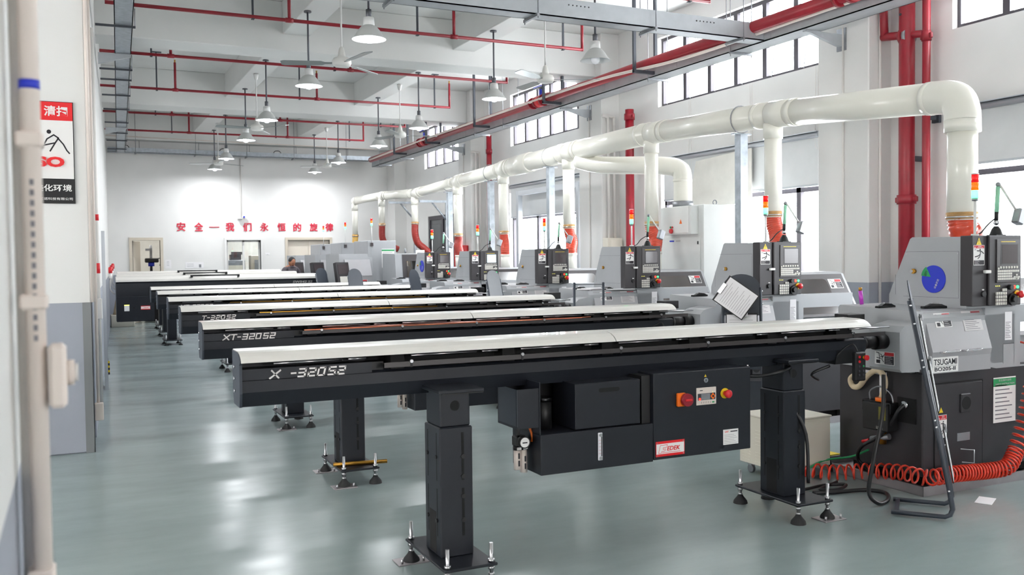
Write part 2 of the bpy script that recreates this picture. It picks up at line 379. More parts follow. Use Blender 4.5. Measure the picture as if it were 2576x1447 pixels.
# rooms behind the back wall
for i, (x0, x1) in enumerate([(.6, 3.1), (3.1, 7.0)]):
    b = MB().box(x0, x0+.08, YB+.2, 28.8, 0, 2.9, 'sheet').box(x1-.08, x1, YB+.2, 28.8, 0, 2.9, 'sheet').box(x0, x1, 28.7, 28.8, 0, 2.9, 'sheet').box(x0, x1, YB+.2, 28.8, 2.9, 2.98, 'sheet')
    struct(b.build(f'wall_office_{i+1}'))
    t = tag(MB().box((x0+x1)/2-.5, (x0+x1)/2+.5, 27.1, 27.2, 2.84, 2.9, 'rod_white').build('tube_light'), ['ceiling tube light fixture inside the room with the open door', 'ceiling tube light fixture inside the room with the sliding glass door'][i], 'light')
    L = bpy.data.lights.new('office_lamp', 'AREA'); L.shape = 'RECTANGLE'; L.size = 1.; L.size_y = .1; L.energy = [26, 60][i]; L.color = (1, .98, .95)  # unseen light added to brighten rooms the sky does not reach
    lo = bpy.data.objects.new('office_lamp', L); C.objects.link(lo); lo.location = ((x0+x1)/2, 27.15, 2.83)

t = thing('profile_rack', 'silver aluminium frame standing before the window beyond the second wall pillar', 'rack', (8.32, 0, 0))
MB().box(-.05, .05, 17.0, 17.1, 0, 2.98, 'frame_alu', .004).build('post', t); MB().box(-.05, .05, 14.5, 14.6, 0, 2.98, 'frame_alu', .004).build('post', t); MB().box(-.05, .05, 14.6, 17.0, 2.88, 2.98, 'frame_alu', .004).build('top_bar', t)
# roller blinds over the lower windows
for i, (y0, y1, lab) in enumerate([(2.95, 6.7, 'pale roller blind half drawn above the window behind the nearest lathe'), (8.8, 12.2, 'pale roller blind half drawn over the window beside the tall white cabinet'), (14.65, 17.9, 'pale roller blind half drawn over the window with silver frame')]):
    t = thing('roller_blind', lab, 'blind', (XW-.03, 0, 0), group='roller blinds on the lower windows')
    MB().cyl((0, y0, 3.12), (0, y1, 3.12), .035, 'frame_alu', n=12).box(-.045, .03, y0, y1, 3.155, 3.165, 'frame_alu').build('blind_roller', t)
    zb = [2.55, 2.5, 2.48][i]
    MB().box(.008, .012, y0+.02, y1-.02, zb, 3.12, 'blind').build('blind_cloth', t); MB().box(0, .02, y0+.02, y1-.02, zb-.025, zb, 'frame_alu').build('bottom_rail', t)
tag(MB().prism([(10.0, 2.32), (11.45, 2.35), (11.25, 3.02), (10.0, 3.08)], 'x', XW-.1, XW-.085, 'sheet').build('shade_sheet'), 'off-white stained sheet hung over the window above the tall white cabinet', 'sheet')
for i, (y, z0, lab) in enumerate([(11.5, 2.9, 'thin white cord loop hanging left of the galvanised post by the high window'), (10.1, 2.95, 'thin white cord loop hanging under the middle of the high window'), (8.85, 2.95, 'thin white cord loop hanging beside the wall pillar')]):
    tag(MB().tube(smooth_path([(XW-.02, y+.02, 3.98), (XW-.02, y+.025, 3.4), (XW-.02, y+.03, z0+.1), (XW-.02, y, z0), (XW-.02, y-.03, z0+.1), (XW-.02, y-.02, 3.98)], 4), .004, 'conduit_white', n=5).build('pull_cord'), lab, 'cord', 'pull cords of the high windows')

# ================================================================ pipes and trays under the ceiling
ZS = 4.76
def sprinkler(y, x1, lab, hang, rise, xl=.2):
    t = thing('sprinkler_pipe', lab, 'pipe', (0, y, ZS), group='red sprinkler branch pipes')
    b = MB().cyl((xl, 0, 0), (x1, 0, 0), .024, 'red_pipe', n=10)
    for x in rise: b.cyl((x-.05, 0, 0), (x+.05, 0, 0), .033, 'red_pipe', n=10)
    b.build('pipe', t)
    for x in hang:
        MB().box(x-.012, x+.012, -.012, .012, -.04, .66, 'bracket_dark').box(x-.09, x+.09, -.03, .03, .655, .668, 'bracket_dark').box(x-.018, x+.018, -.032, .032, -.035, -.025, 'bracket_dark').build('hanger', t)
    for x in rise+[x1]:
        r = MB().cyl((x, 0, -.02 if x == x1 else 0), (x, 0, .5), .022, 'red_pipe', n=10).build('riser', t)
        MB().cyl((x, 0, .5), (x, 0, .54), .013, 'brass', n=8).cyl((x, 0, .545), (x, 0, .55), .02, 'brass', n=10).build('sprinkler_head', r)
    return t
sprinkler(12.2, 7.05, 'red sprinkler branch pipe crossing in front of the first deep ceiling beam', [2.15, 4.4, 6.72], [2.62, 4.95], .4)
sprinkler(15.0, 7.1, 'red sprinkler branch pipe crossing just behind the first deep ceiling beam', [1.12, 3.95, 6.8], [1.4, 4.22], .4)
sprinkler(17.93, 7.15, 'red sprinkler branch pipe crossing midway between the two deep ceiling beams', [1.42, 4.02, 6.82], [1.74, 4.36], .4)
sprinkler(20.95, 7.2, 'red sprinkler branch pipe crossing just behind the second deep ceiling beam', [1.62, 3.9, 6.6], [1.95, 4.25], .4)
sprinkler(23.75, 7.0, 'red sprinkler branch pipe farthest down the hall, crossing before the back wall', [2.2, 4.7, 6.62], [2.6, 5.0], .4)
sprinkler(9.3, 7.2, 'short end of a red sprinkler pipe showing beside the cross tray', [6.9], [5.2], 4.2)

t = thing('fire_main', 'long thick red fire main running along the windows under the ceiling', 'pipe', (7.45, 0, 4.35))
MB().cyl((0, 2.5, 0), (0, 24.6, 0), .072, 'red_pipe', n=16).build('pipe', t)
for y in (7.1, 14.35, 20.3):
    v = MB()
    for dy in (-.28, -.1, .12, .3): MB().cyl((0, y+dy-.025, 0), (0, y+dy+.025, 0), .105, 'red_pipe', n=16).build('flange', t)
    v.cyl((0, y-.1, 0), (0, y+.12, 0), .1, 'red').cyl((0, y, .05), (0, y, .2), .03, 'blue', n=10)
    vo = v.build('valve', t)
    MB().box(-.02, .02, y-.03, y+.03, .2, .23, 'bracket_dark').box(-.015, .015, y-.02, y+.3, .235, .25, 'bracket_dark').box(-.015, .015, y-.02, y+.28, .26, .275, 'blue').build('valve_lever', vo)
for y in (6.6, 11.1, 13.9, 16.9, 19.7, 22.0):
    MB().box(-.2, -.16, y-.02, y+.02, -.12, ZC-4.35, 'bracket_dark').box(.16, .2, y-.02, y+.02, -.12, ZC-4.35, 'bracket_dark').box(-.2, .2, y-.025, y+.025, -.13, -.085, 'bracket_dark').build('hanger', t)
tag(MB().tube(smooth_path([(7.36, 24.4, 4.33), (7.36, 20, 4.36), (7.36, 16, 4.36), (7.37, 12.4, 4.345), (7.42, 10.2, 4.25), (7.5, 8.2, 4.28), (7.5, 5, 4.3)], 5), .022, 'conduit', n=8).build('conduit_pipe'), 'cream conduit strapped along the long red fire main', 'conduit')
# risers on the window wall
def riser(x, y, r, lab, z1, coup):
    t = thing('riser_pipe', lab, 'pipe', (x, y, 0))
    MB().cyl((0, 0, 0), (0, 0, z1), r, 'red_pipe', n=20).build('pipe', t)
    for z in coup: MB().cyl((0, 0, z-.05), (0, 0, z+.05), r*1.22, 'red_pipe', n=20).box(-.02, .02, -r*1.75, r*1.75, z-.03, z+.03, 'red_pipe', .008).build('coupling', t)
    return t
r1 = riser(8.35, 7.3, .084, 'thick scuffed red riser pipe beside the first wall pillar', ZC, [2.2])
MB().lathe([(.085, .0), (.085, .02)], (0, 0, 2.5), 'red_pipe').box(-.06, .19, -.05, -.03, 2.62, 2.68, 'bracket_dark').build('clamp', r1)
r2b = riser(8.37, 7.06, .042, 'thin red riser pipe right of the thick scuffed riser', ZC, [3.95])
MB().cyl((0, 0, 3.98), (-.02, .28, 4.02), .04, 'red_pipe').cyl((-.02, .28, 4.02), (-.03, .57, 4.06), .045, 'red_pipe').cyl((-.03, .54, 4.05), (-.03, .56, 4.45), .045, 'red_pipe').build('branch', r2b)
MB().cyl((-.012, .2, 4.0), (-.012, .24, 4.0), .1, 'steel_dull').cyl((-.012, .26, 4.0), (-.012, .3, 4.0), .1, 'red_pipe').cyl((-.012, .25, 4.0), (-.012, .25, 4.22), .02, 'blue', n=8).box(-.12, .1, .24, .26, 4.22, 4.24, 'bracket_dark').build('valve', r2b)
MB().box(-.01, .16, -.03, .0, 3.05, 3.09, 'bracket_dark').box(.12, .16, -.06, .03, 3.02, 3.22, 'bracket_dark').build('clamp', r2b)
riser(8.3, 12.83, .072, 'red riser pipe with coupling below the tray, beyond the second wall pillar', 4.02, [3.9])
riser(8.3, 18.5, .058, 'slim red riser pipe farthest down the window wall', 4.3, [3.95])
# cable trays
t = thing('cable_tray', 'long grey cable tray on wall brackets below the red fire main', 'tray', (7.6, 0, 4.19))
b = MB().box(0, .28, 2.5, 25.0, 0, .012, 'tray_grey').box(0, .012, 2.5, 25.0, 0, .2, 'tray_grey').box(.268, .28, 2.5, 25.0, 0, .2, 'tray_grey')
for y in [3+1.9*i for i in range(12)]: b.box(-.004, .0, y-.06, y+.06, .02, .18, 'tray_grey').cyl((-.006, y-.03, .1), (-.001, y-.03, .1), .006, 'steel', n=6).cyl((-.006, y+.03, .1), (-.001, y+.03, .1), .006, 'steel', n=6)
b.build('trough', t)
for y in (8.1, 13.95, 19.7): MB().prism([(.02, -.012), (.6, -.012), (.6, -.15), (.52, -.15), (.1, -.04), (.02, -.03)], 'y', y-.025, y+.025, 'tray_grey').box(.585, .6, y-.07, y+.07, -.2, .06, 'steel_dull').build('wall_bracket', t)
for y in (9.35, 11.2, 16.2, 17.6, 22.4, 24.2): MB().box(-.04, .32, y-.015, y+.015, -.03, -.0, 'steel_dull').cyl((-.03, y, -.06), (-.03, y, ZC-4.19), .006, 'steel_dull', n=6).cyl((.31, y, -.06), (.31, y, ZC-4.19), .006, 'steel_dull', n=6).build('hanger', t)
for y in (10.3, 12.6, 15.2, 18.6, 21.2): MB().tube(smooth_path([(.0, y+.1, .19), (-.02, y+.05, .25), (-.02, y-.05, .25), (.0, y-.1, .19)], 4), .012, 'cable', n=6).build('tray_cable', t)
t = thing('cable_tray', 'grey cable tray crossing the ceiling toward the window wall', 'tray', (0, 8.76, 4.2))
b = MB().box(2.2, 7.6, 0, .012, 0, .2, 'tray_grey').box(2.2, 7.6, .208, .22, 0, .2, 'tray_grey').box(2.2, 7.6, 0, .22, 0, .012, 'tray_grey')
for x in (4.9, 6.6): [b.cyl((x+.05*i, -.004, .14), (x+.05*i, .0, .14), .008, 'black', n=6) for i in range(6)]
b.build('trough', t)
for x in (2.9, 4.5, 6.0, 7.25): MB().box(x-.015, x+.015, -.06, .28, -.03, 0, 'steel_dull').cyl((x, -.05, -.05), (x, -.05, ZC-4.2), .006, 'steel_dull', n=6).cyl((x, .27, -.05), (x, .27, ZC-4.2), .006, 'steel_dull', n=6).build('hanger', t)
t = thing('cable_tray', 'wide grey cable tray high along the left wall of the hall', 'tray', (.41, 10.0, 4.36), -.039)
b = MB().box(0, .2, -3.0, 15.0, 0, .01, 'galvanised').box(0, .01, -3.0, 15.0, 0, .12, 'galvanised').box(.19, .2, -3.0, 15.0, 0, .12, 'galvanised')
b.build('trough', t)
for y in (1.6, 4.2, 5.0, 6.4, 7.9, 9.6, 11.2, 12.5, 14.2): MB().box(-.2, .23, y-.012, y+.012, -.03, -.006, 'bracket_dark').cyl((.225, y, -.03), (.225, y, .2), .006, 'steel_dull', n=6).build('rung', t)
for y in (3.2, 10.4): MB().prism([(-.2, -.01), (.2, -.01), (.2, -.04), (-.2, -.15)], 'y', y-.03, y+.03, 'tray_grey').build('wall_bracket', t)
t = thing('cable_tray', 'flat grey cable tray running along the top of the back wall', 'tray', (0, 25.12, 4.38))
b = MB().box(.8, 7.6, 0, .25, 0, .01, 'galvanised').box(.8, 7.6, 0, .01, 0, .12, 'galvanised').box(.8, 7.6, .24, .25, 0, .12, 'galvanised'); b.build('trough', t)
for x in (1.45, 2.9, 4.2, 5.45, 6.9): MB().box(x-.015, x+.015, -.03, .28, -.03, 0, 'steel_dull').cyl((x, -.02, -.04), (x, -.02, ZC-4.38), .006, 'steel_dull', n=6).cyl((x+.1, .2, .12), (x+.1, .2, .33), .006, 'steel_dull', n=6).build('hanger', t)
for x in (1.2, 3.6, 5.0): MB().tube(smooth_path([(x-.1, 0, .12), (x-.05, -.01, .17), (x+.05, -.01, .17), (x+.1, 0, .12)], 4), .01, 'cable', n=6).build('tray_cable', t)
tag(MB().tube([(.75, 25.1, 4.78), (3, 25.1, 4.75), (6, 25.1, 4.72), (7.8, 25.1, 4.7)], .012, 'conduit', n=6).build('conduit_pipe'), 'thin cream conduit across the top of the back wall, above the flat tray', 'conduit')
# conduits on the window wall pillars
for (y, lab, offs) in [(13.52, 'pair of white conduits bending down the second wall pillar', (8.3, 8.42)), (19.27, 'pair of white conduits bending down the third wall pillar', (8.3, 8.4))]:
    t = thing('wall_conduit', lab, 'conduit', (0, y, 0))
    for i, x in enumerate(offs): MB().tube(smooth_path([(8.18, -.02, 4.02-.0*i), (x-.04, -.02, 4.0), (x, -.02, 3.9), (x, -.02, 3.0)], 4)+[(x, -.02, 1.7)], .025, 'conduit_white', n=8).build('conduit', t)
for y, lab in ((8.07, 'thin white conduit down the face of the first wall pillar'), (13.95, 'thin white conduit down the face of the second wall pillar'), (19.7, 'thin white conduit down the face of the third wall pillar')):
    tag(MB().cyl((8.185, y, .1), (8.185, y, 4.25), .012, 'conduit_white', n=8).build('wall_conduit'), lab, 'conduit')
tag(MB().cyl((8.36, 7.68, .1), (8.36, 7.68, ZC-.5), .016, 'conduit_white', n=8).build('wall_conduit'), 'white conduit on the pillar face left of the thick red riser', 'conduit')
tag(MB().box(8.2, 8.5, 13.38, 13.55, 1.42, 1.92, 'box_cream', .01).box(8.26, 8.46, 13.374, 13.38, 1.46, 1.88, 'box_cream', .004).build('electrical_box'), 'cream electrical box on the second wall pillar under the white conduits', 'box')

# ================================================================ lamps and fans
def pendant(x, y, zt, label, lit, i):
    t = thing('pendant_lamp', label, 'lamp', (x, y, 3.95), group='bell pendant lamps')
    MB().cyl((0, 0, .3), (0, 0, zt-3.95), .013, 'rod_grey', n=8).cyl((0, 0, zt-3.97), (0, 0, zt-3.95), .05, 'rod_grey', n=12).build('rod', t)
    MB().lathe([(.0, .31), (.03, .31), (.03, .24), (.024, .235)], (0, 0, 0), 'rod_grey', 16).lathe([(.024, .235), (.055, .225), (.062, .15), (.05, .14)], (0, 0, 0), 'lamp_neck', 16).build('neck', t)
    sh = MB().lathe([(.05, .145), (.085, .125), (.12, .085), (.15, .035), (.178, .0), (.182, -.004)], (0, 0, 0), 'shade_grey', 32).lathe([(.18, -.004), (.176, .001), (.148, .033), (.118, .08), (.083, .12), (.0, .135)], (0, 0, 0), 'shade_in', 32)
    sh.build('shade', t)
    MB().lathe([(.0, -.045), (.03, -.038), (.052, -.012), (.056, .02), (.042, .06), (.03, .1), (.03, .13)], (0, 0, 0), 'bulb_on' if lit else 'bulb_off', 20).build('bulb', t)
    if lit:
        L = bpy.data.lights.new('lamp_light', 'AREA'); L.shape = 'DISK'; L.size = .3; L.energy = LAMP_W*4; L.color = (.95, .975, 1.)
        lo = bpy.data.objects.new('lamp_light', L); C.objects.link(lo); lo.parent = t; lo.location = (0, 0, -.06)
rows = [(2.88, 5.67), (2.9, 5.64), (2.95, 5.64), (3.06, 5.74), (3.19, 5.81), (3.28, 5.85)]
ys = [9.5, 12.36, 15.63, 18.37, 21.85, 24.45]
wL = ['first lit bell pendant of the row over the feeders, high at the top edge', 'lit bell pendant before the first deep beam, over the feeders', 'lit bell pendant just behind the first deep beam, over the feeders', 'lit bell pendant before the second deep beam, over the feeders', 'lit bell pendant just behind the second deep beam, over the feeders', 'lit bell pendant nearest the back wall above the red slogan']
wR = ['unlit bell pendant with its clear bulb showing, beside the red fire main', 'lit bell pendant before the first deep beam, in the row by the windows', 'lit bell pendant just behind the first deep beam, in the row by the windows', 'lit bell pendant before the second deep beam, in the row by the windows', 'lit bell pendant just behind the second deep beam, in the row by the windows', 'last lit bell pendant of the row by the windows, nearest the back wall']
for i in range(6):
    pendant(rows[i][0], ys[i], 4.95, wL[i], True, i); pendant(rows[i][1], ys[i], 4.95, wR[i], i > 0, i)
def fan(x, y, label, a0):
    t = thing('ceiling_fan', label, 'fan', (x, y, 3.97), group='three-bladed ceiling fans')
    MB().cyl((0, 0, .16), (0, 0, .98), .011, 'rod_white', n=8).lathe([(.0, .98), (.05, .97), (.03, .88), (.011, .86)], (0, 0, 0), 'rod_white', 14).build('rod', t)
    MB().lathe([(.012, .2), (.03, .18), (.045, .1), (.05, .08), (.1, .06), (.115, .03), (.115, -.005), (.1, -.03), (.06, -.04), (0, -.04)], (0, 0, 0), 'fan_body', 24).build('motor', t)
    for k in range(3):
        a = a0+2*PI*k/3; M = Matrix.Rotation(a, 4, 'Z') @ Matrix.Translation((.1, 0, .0)) @ Matrix.Rotation(.2, 4, 'X')
        MB(M).prism([(.0, -.02), (.1, -.025), (.14, -.055), (.58, -.065), (.62, -.045), (.62, .05), (.58, .065), (.14, .055), (.1, .025), (0, .02)], 'z', .0, .008, 'fan_blade').build('blade', t)
fan(2.96, 10.9, 'white ceiling fan between the first pair of lamps over the feeders', math.radians(160))
fan(3.0, 16.83, 'white ceiling fan between the two deep beams over the feeders', math.radians(185))
fan(3.2, 23.2, 'white ceiling fan in front of the back wall over the feeders', math.radians(150))
fan(5.73, 10.9, 'white ceiling fan hanging next to the red fire main valve', math.radians(-27))
fan(5.69, 16.83, 'white ceiling fan between the two deep beams in the row by the windows', math.radians(-8))
fan(5.82, 23.0, 'white ceiling fan in front of the back wall in the row by the windows', math.radians(20))
# ================================================================ bar feeders
FX = [.672, .777, .873, .969, 1.042, 1.119]; FY = [4.316, 6.581, 8.991, 11.374, 13.908, 16.264]
FLEN = 3.95
SCR = [.825, 1.44, 2.05, 2.647, 3.229, 3.789]
def support_leg(t, cx, cyy, back_foot_low=True):
    lg = MB()
    lg.box(cx-.088, cx+.088, cyy-.108, cyy+.108, .118, .77, 'charcoal', .006).box(cx-.08, cx+.08, cyy-.1, cyy+.1, .77, .95, 'charcoal', .006)
    for sx in (-1, 1):
        for yy in (-.062, .062):
            for z0, z1 in ((.22, .46), (.5, .74)): lg.box(cx+sx*.0885, cx+sx*.088, cyy+yy-.005, cyy+yy+.005, z0, z1, 'deep')
            for z in (.3, .62): lg.cyl((cx+sx*.088, cyy+yy, z), (cx+sx*.096, cyy+yy, z), .011, 'black', n=6)
    for sy_ in (-1, 1):
        for z0, z1 in ((.22, .46), (.5, .74)): lg.box(cx+.027, cx+.041, cyy+sy_*.1085, cyy+sy_*.108, z0, z1, 'deep')
        for z in (.3, .42, .52, .62): lg.cyl((cx+.034, cyy+sy_*.108, z), (cx+.034, cyy+sy_*.116, z), .012, 'black', n=6)
    lg.box(cx-.0888, cx-.088, cyy-.045, cyy+.045, .131, .34, 'deep').cyl((cx-.001, cyy-.1005, .875), (cx-.001, cyy-.1, .875), .026, 'deep', n=16)  # flush black patches paint the shaded inside of cutout and hole
    L = lg.build('leg', t)
    MB().box(cx-.12, cx+.12, cyy-.19, cyy+.2, .95, .968, 'charcoal', .003).box(cx-.09, cx+.13, cyy-.16, cyy-.1, .94, .95, 'black').build('mounting_plate', L)
    MB().box(cx-.14, cx+.14, cyy-.287, cyy+.29, .106, .12, 'charcoal', .004).build('base_plate', L)
    for fx_, fy_ in ((-.115, -.262), (.115, -.262), (-.115, .265), (.115, .265)):
        x, y = cx+fx_, cyy+fy_
        MB().cyl((x, y, .03), (x, y, .215), .0095, 'steel', n=10).cyl((x, y, .12), (x, y, .136), .017, 'steel', n=6).cyl((x, y, .085), (x, y, .1), .017, 'steel', n=6).cyl((x, y, .055), (x, y, .068), .015, 'steel', n=6).lathe([(.0, .058), (.014, .057), (.02, .045), (.042, .018), (.046, .0)], (x, y, 0), 'rubber', 18).build('levelling_foot', L)
    return L
def fedek_plate(U, V, o, k=1.):
    b = MB(); N = U.cross(V)
    b.plate(o, U, V, 0, .195*k, 0, .085*k, 'bright_red', .0015).plate(o, U, V, .004*k, .191*k, .014*k, .071*k, 'sticker_white', .002)
    q = o+N*.0022
    for (a, c) in (((.018, .019), (.03, .062)), ((.03, .062), (.078, .064)), ((.078, .064), (.074, .05)), ((.074, .05), (.05, .049)), ((.05, .049), (.048, .04)), ((.048, .04), (.066, .041)), ((.066, .041), (.062, .03)), ((.062, .03), (.04, .029)), ((.04, .029), (.036, .018)), ((.036, .018), (.018, .019))):
        p0 = q+U*a[0]*k+V*a[1]*k; p1 = q+U*c[0]*k+V*c[1]*k; d = (p1-p0).normalized(); w = d.cross(N)*.0013*k
        b.quad([p0-w, p1-w, p1+w, p0+w], 'bright_red')
    b.text('EDEK', q+U*.074*k+V*.03*k, U, V, .024*k, 'bright_red', .0008, .25, .02, .09*k)
    b.plate(o, U, V, .04*k, .165*k, .019*k, .0215*k, 'bright_red', .0025)
    for u in (.01, .185):
        for v in (.007, .078): b.cyl(o+U*u*k+V*v*k, o+U*u*k+V*v*k+N*.004, .003*k, 'chrome', n=8)
    return b
GLY = {'X': ['0011', '0110'], 'T': ['0111', 'h1h0'], '-': ['0h1h'], '3': ['0111', '1110', '0h1h', '0010'], '2': ['0111', '111h', '0h1h', '0h00', '0010'], '0': ['0111', '1110', '0010', '0001'], 'S': ['0111', '010h', '0h1h', '1h10', '0010']}
def letters(txt):
    """raised squared model lettering; a blank leaves a gap where a letter is missing"""
    b = MB(); yb, yf, h, z0 = .036, .029, .043, 1.052
    put = {'X': (.138, .04), 'T': (.188, .036), '-': (.234, .02), '3': (.27, .03), '2': (.317, .03), '0': (.362, .03), 'S': (.414, .03), '#': (.461, .03)}
    num = {'0': 0., '1': 1., 'h': .5}
    for ch in txt:
        x, w = put[ch]; wt = .0038
        for g in GLY['2' if ch == '#' else ch]:
            p = [(x+num[g[i]]*w+.22*h*num[g[i+1]], z0+wt+num[g[i+1]]*(h-2*wt)) for i in (0, 2)]
            (xa, za), (xb, zb) = p; L_ = math.hypot(xb-xa, zb-za); ux, uz = (xb-xa)/L_, (zb-za)/L_
            e = wt*.8; xa -= ux*e; za -= uz*e; xb += ux*e; zb += uz*e; nx, nz = -uz*wt, ux*wt
            b.prism([(xa-nx, za-nz), (xb-nx, zb-nz), (xb+nx, zb+nz), (xa+nx, za+nz)], 'y', yf, yb, 'silver_letter')
    return b.build('lettering')
def make_feeder(label, txt, rich=True):
    t = thing('bar_feeder', label, 'bar feeder', (FX[0], FY[0], 0), group='bar feeders')
    # channel body
    prof = [(.04, 1.048), (.04, .994), (.062, .925), (.2, .925), (.235, .99), (.235, 1.13), (.17, 1.13), (.17, 1.06), (.06, 1.06)]
    b = MB().prism(prof, 'x', .012, 3.945, 'charcoal')
    b.box(.012, .634, .036, .06, 1.0515, 1.103, 'charcoal').box(.012, .7, .06, .17, 1.06, 1.1, 'black').box(.64, 3.945, .16, .17, 1.06, 1.16, 'deep')
    for x in SCR: b.box(x-.09, x-.02, .05, .16, 1.06, 1.135, 'deep')
    b.prism([(.04, .99), (.06, .9), (.2, .9), (.2, .99)], 'x', 3.7, 3.9, 'black')
    b.build('channel_body', t)
    endp = [(.237, 1.181), (.1, 1.181), (.055, 1.174), (.02, 1.158), (.002, 1.142), (.03, 1.125), (.033, .99), (.05, .925), (.21, .925), (.237, .985)]
    e = MB().prism(endp, 'x', 0, .012, 'charcoal_side'); eo = e.build('end_plate', t)  # end plate coloured paler than the body to paint in light from the left
    bb = MB()
    for yy, z in ((.17, 1.105), (.17, 1.05), (.17, .99)): bb.cyl((-.006, yy, z), (0, yy, z), .008, 'chrome', n=10)
    bb.build('bolt', eo)
    # white lift-up cover in two lengths with a slanted joint
    cp_ = [(.237, 1.185), (.1, 1.1845), (.06, 1.179), (.028, 1.165), (.008, 1.15), (-.002, 1.137), (.004, 1.136), (.014, 1.147), (.032, 1.161), (.062, 1.174), (.1, 1.1805), (.237, 1.181)]
    for (x0, x1) in ((.004, 2.02), (2.026, 3.95)): MB().prism(cp_, 'x', x0, x1, 'white_cover').build('cover', t)
    MB().prism([(.24, 1.185), (.24, 1.12), (.236, 1.12), (.236, 1.185)], 'x', .01, 3.94, 'charcoal').build('back_panel', t)
    # sheet flap (bar tray) held with screws
    fl = MB().prism([(-.005, 1.099), (-.005, 1.074), (.0, 1.074), (.0, 1.096), (.06, 1.088), (.06, 1.092)], 'x', .685, 4.07, 'tray_flap')
    fo = fl.build('bar_tray', t)
    for x in SCR: MB().cyl((x, -.012, 1.1), (x, .004, 1.1), .0085, 'steel', n=10).box(x-.006, x+.006, -.007, -.004, 1.07, 1.096, 'black').build('screw', fo)
    for x in [.02]+SCR:
        a = .16 if x == .02 else x+.02; L1 = .36 if x != .02 else .33
        MB().cyl((a, .055, 1.122), (a+L1, .055, 1.122), .006, 'steel', n=8).build('guide_rail', t)
        if a+L1+.15 < 3.9: MB().cyl((a+L1+.03, .055, 1.122), (a+L1+.12, .055, 1.122), .006, 'steel', n=8).build('guide_rail', t)
    l = letters(txt); l.parent = t
    MB().cyl((3.945, .12, 1.02), (4.13, .12, 1.02), .042, 'black', n=20).cyl((4.1, .12, 1.02), (4.19, .12, 1.02), .052, 'black', n=20).cyl((3.96, .12, 1.02), (3.985, .12, 1.02), .06, 'black', n=20).build('nose_tube', t)
    MB().box(3.99, 4.15, .24, .36, 1.13, 1.2, 'black', .004).box(3.93, 4.0, .2, .3, 1.1, 1.18, 'black').build('rear_box', t)
    support_leg(t, 1.017, 0); support_leg(t, 3.3, .1)
    # hydraulic tank with open top, coolant box inside
    yf = -.1
    tk = MB().box(1.494, 2.196, yf, .24, .467, .68, 'charcoal', .003).box(1.494, 1.5, yf+.01, .24, .68, .955, 'charcoal').box(1.5, 2.196, .2, .24, .68, .93, 'deep').box(2.14, 2.196, yf+.03, .24, .68, .945, 'black')
    to = tk.build('oil_tank', t)
    MB().cyl((1.6, .08, .68), (1.6, .08, .83), .05, 'black').cyl((1.6, .08, .83), (1.6, .08, .85), .055, 'black_gloss').build('pump_motor', to)
    g = MB().box(1.838, 1.866, yf-.008, yf, .512, .662, 'clear_sheet', .003).box(1.856, 1.861, yf-.0095, yf-.008, .535, .64, 'black').cyl((1.852, yf-.014, .65), (1.852, yf, .65), .009, 'steel', n=10).cyl((1.852, yf-.014, .525), (1.852, yf, .525), .009, 'steel', n=10)
    for i in range(5): g.box(1.841, 1.854, yf-.009, yf-.008, .55+.018*i, .551+.018*i, 'red')
    g.build('level_gauge', to)
    MB().box(1.714, 2.125, -.08, .18, .685, .93, 'charcoal', .003).box(1.87, 1.98, -.0808, -.08, .875, .898, 'deep').cyl((1.87, -.0808, .8865), (1.87, -.08, .8865), .0115, 'deep', n=12).cyl((1.98, -.0808, .8865), (1.98, -.08, .8865), .0115, 'deep', n=12).build('coolant_box', t)
    MB().box(1.365, 1.494, -.085, .15, .72, .733, 'charcoal').box(1.365, 1.494, -.085, -.075, .733, .925, 'charcoal').box(1.365, 1.37, -.085, .15, .733, .925, 'charcoal_side').box(1.365, 1.494, .14, .15, .733, .925, 'charcoal').build('open_box', t)  # left wall of the box paler, side light put into its colour
    # air filter-regulator on the tank side
    ar = MB().box(1.415, 1.475, .02, .09, .6, .66, 'black', .008).box(1.42, 1.44, .03, .06, .66, .7, 'black', .004).cyl((1.475, .05, .62), (1.497, .05, .62), .02, 'black').cyl((1.43, -.015, .63), (1.43, .03, .63), .018, 'black')
    ao = ar.build('air_regulator', t)
    MB().cyl((1.432, -.04, .638), (1.432, -.01, .638), .032, 'black', n=24).cyl((1.432, -.0405, .638), (1.432, -.04, .638), .026, 'sticker_white', n=24).box(1.418, 1.446, -.0415, -.0405, .634, .64, 'ink').build('pressure_gauge', ao)
    for x, z0 in ((1.428, .48), (1.465, .462)): MB().cyl((x, .045, z0), (x, .045, .585), .02, 'box_pink', n=16).cyl((x, .045, .585), (x, .045, .605), .024, 'black', n=16).box(x-.004, x+.004, .022, .026, z0+.02, z0+.05, 'ink').box(x-.004, x+.004, .022, .026, z0+.06, z0+.09, 'ink').box(x-.012, x+.012, .019, .023, .588, .602, 'sticker_white').build('filter_bowl', ao)
    MB().tube(smooth_path([(1.47, .02, .72), (1.487, .01, .7), (1.495, .0, .66), (1.492, .0, .63)], 4), .007, 'orange', n=8).build('air_hose', ao)
    # control cabinet
    cb = MB().box(2.2, 2.88, yf, .22, .473, .955, 'charcoal', .004).cyl((2.865, yf+.01, .955), (2.865, yf+.01, .966), .006, 'chrome', n=8)
    cbo = cb.build('control_cabinet', t)
    MB().box(2.35, 2.405, yf-.02, yf, .762, .838, 'orange', .004).cyl((2.402, yf-.045, .8), (2.402, yf-.015, .8), .036, 'red_pipe', n=24).box(2.38, 2.424, yf-.055, yf-.044, .793, .807, 'red', .003).build('main_switch', cbo)
    hm = MB().box(2.487, 2.626, yf-.006, yf, .757, .856, 'box_pink', .002).box(2.496, 2.618, yf-.0075, yf-.006, .785, .823, 'key_dark').box(2.518, 2.58, yf-.0085, yf-.0075, .787, .821, 'steel_dull').cyl((2.508, yf-.01, .792), (2.508, yf-.006, .792), .007, 'led_red', n=12)
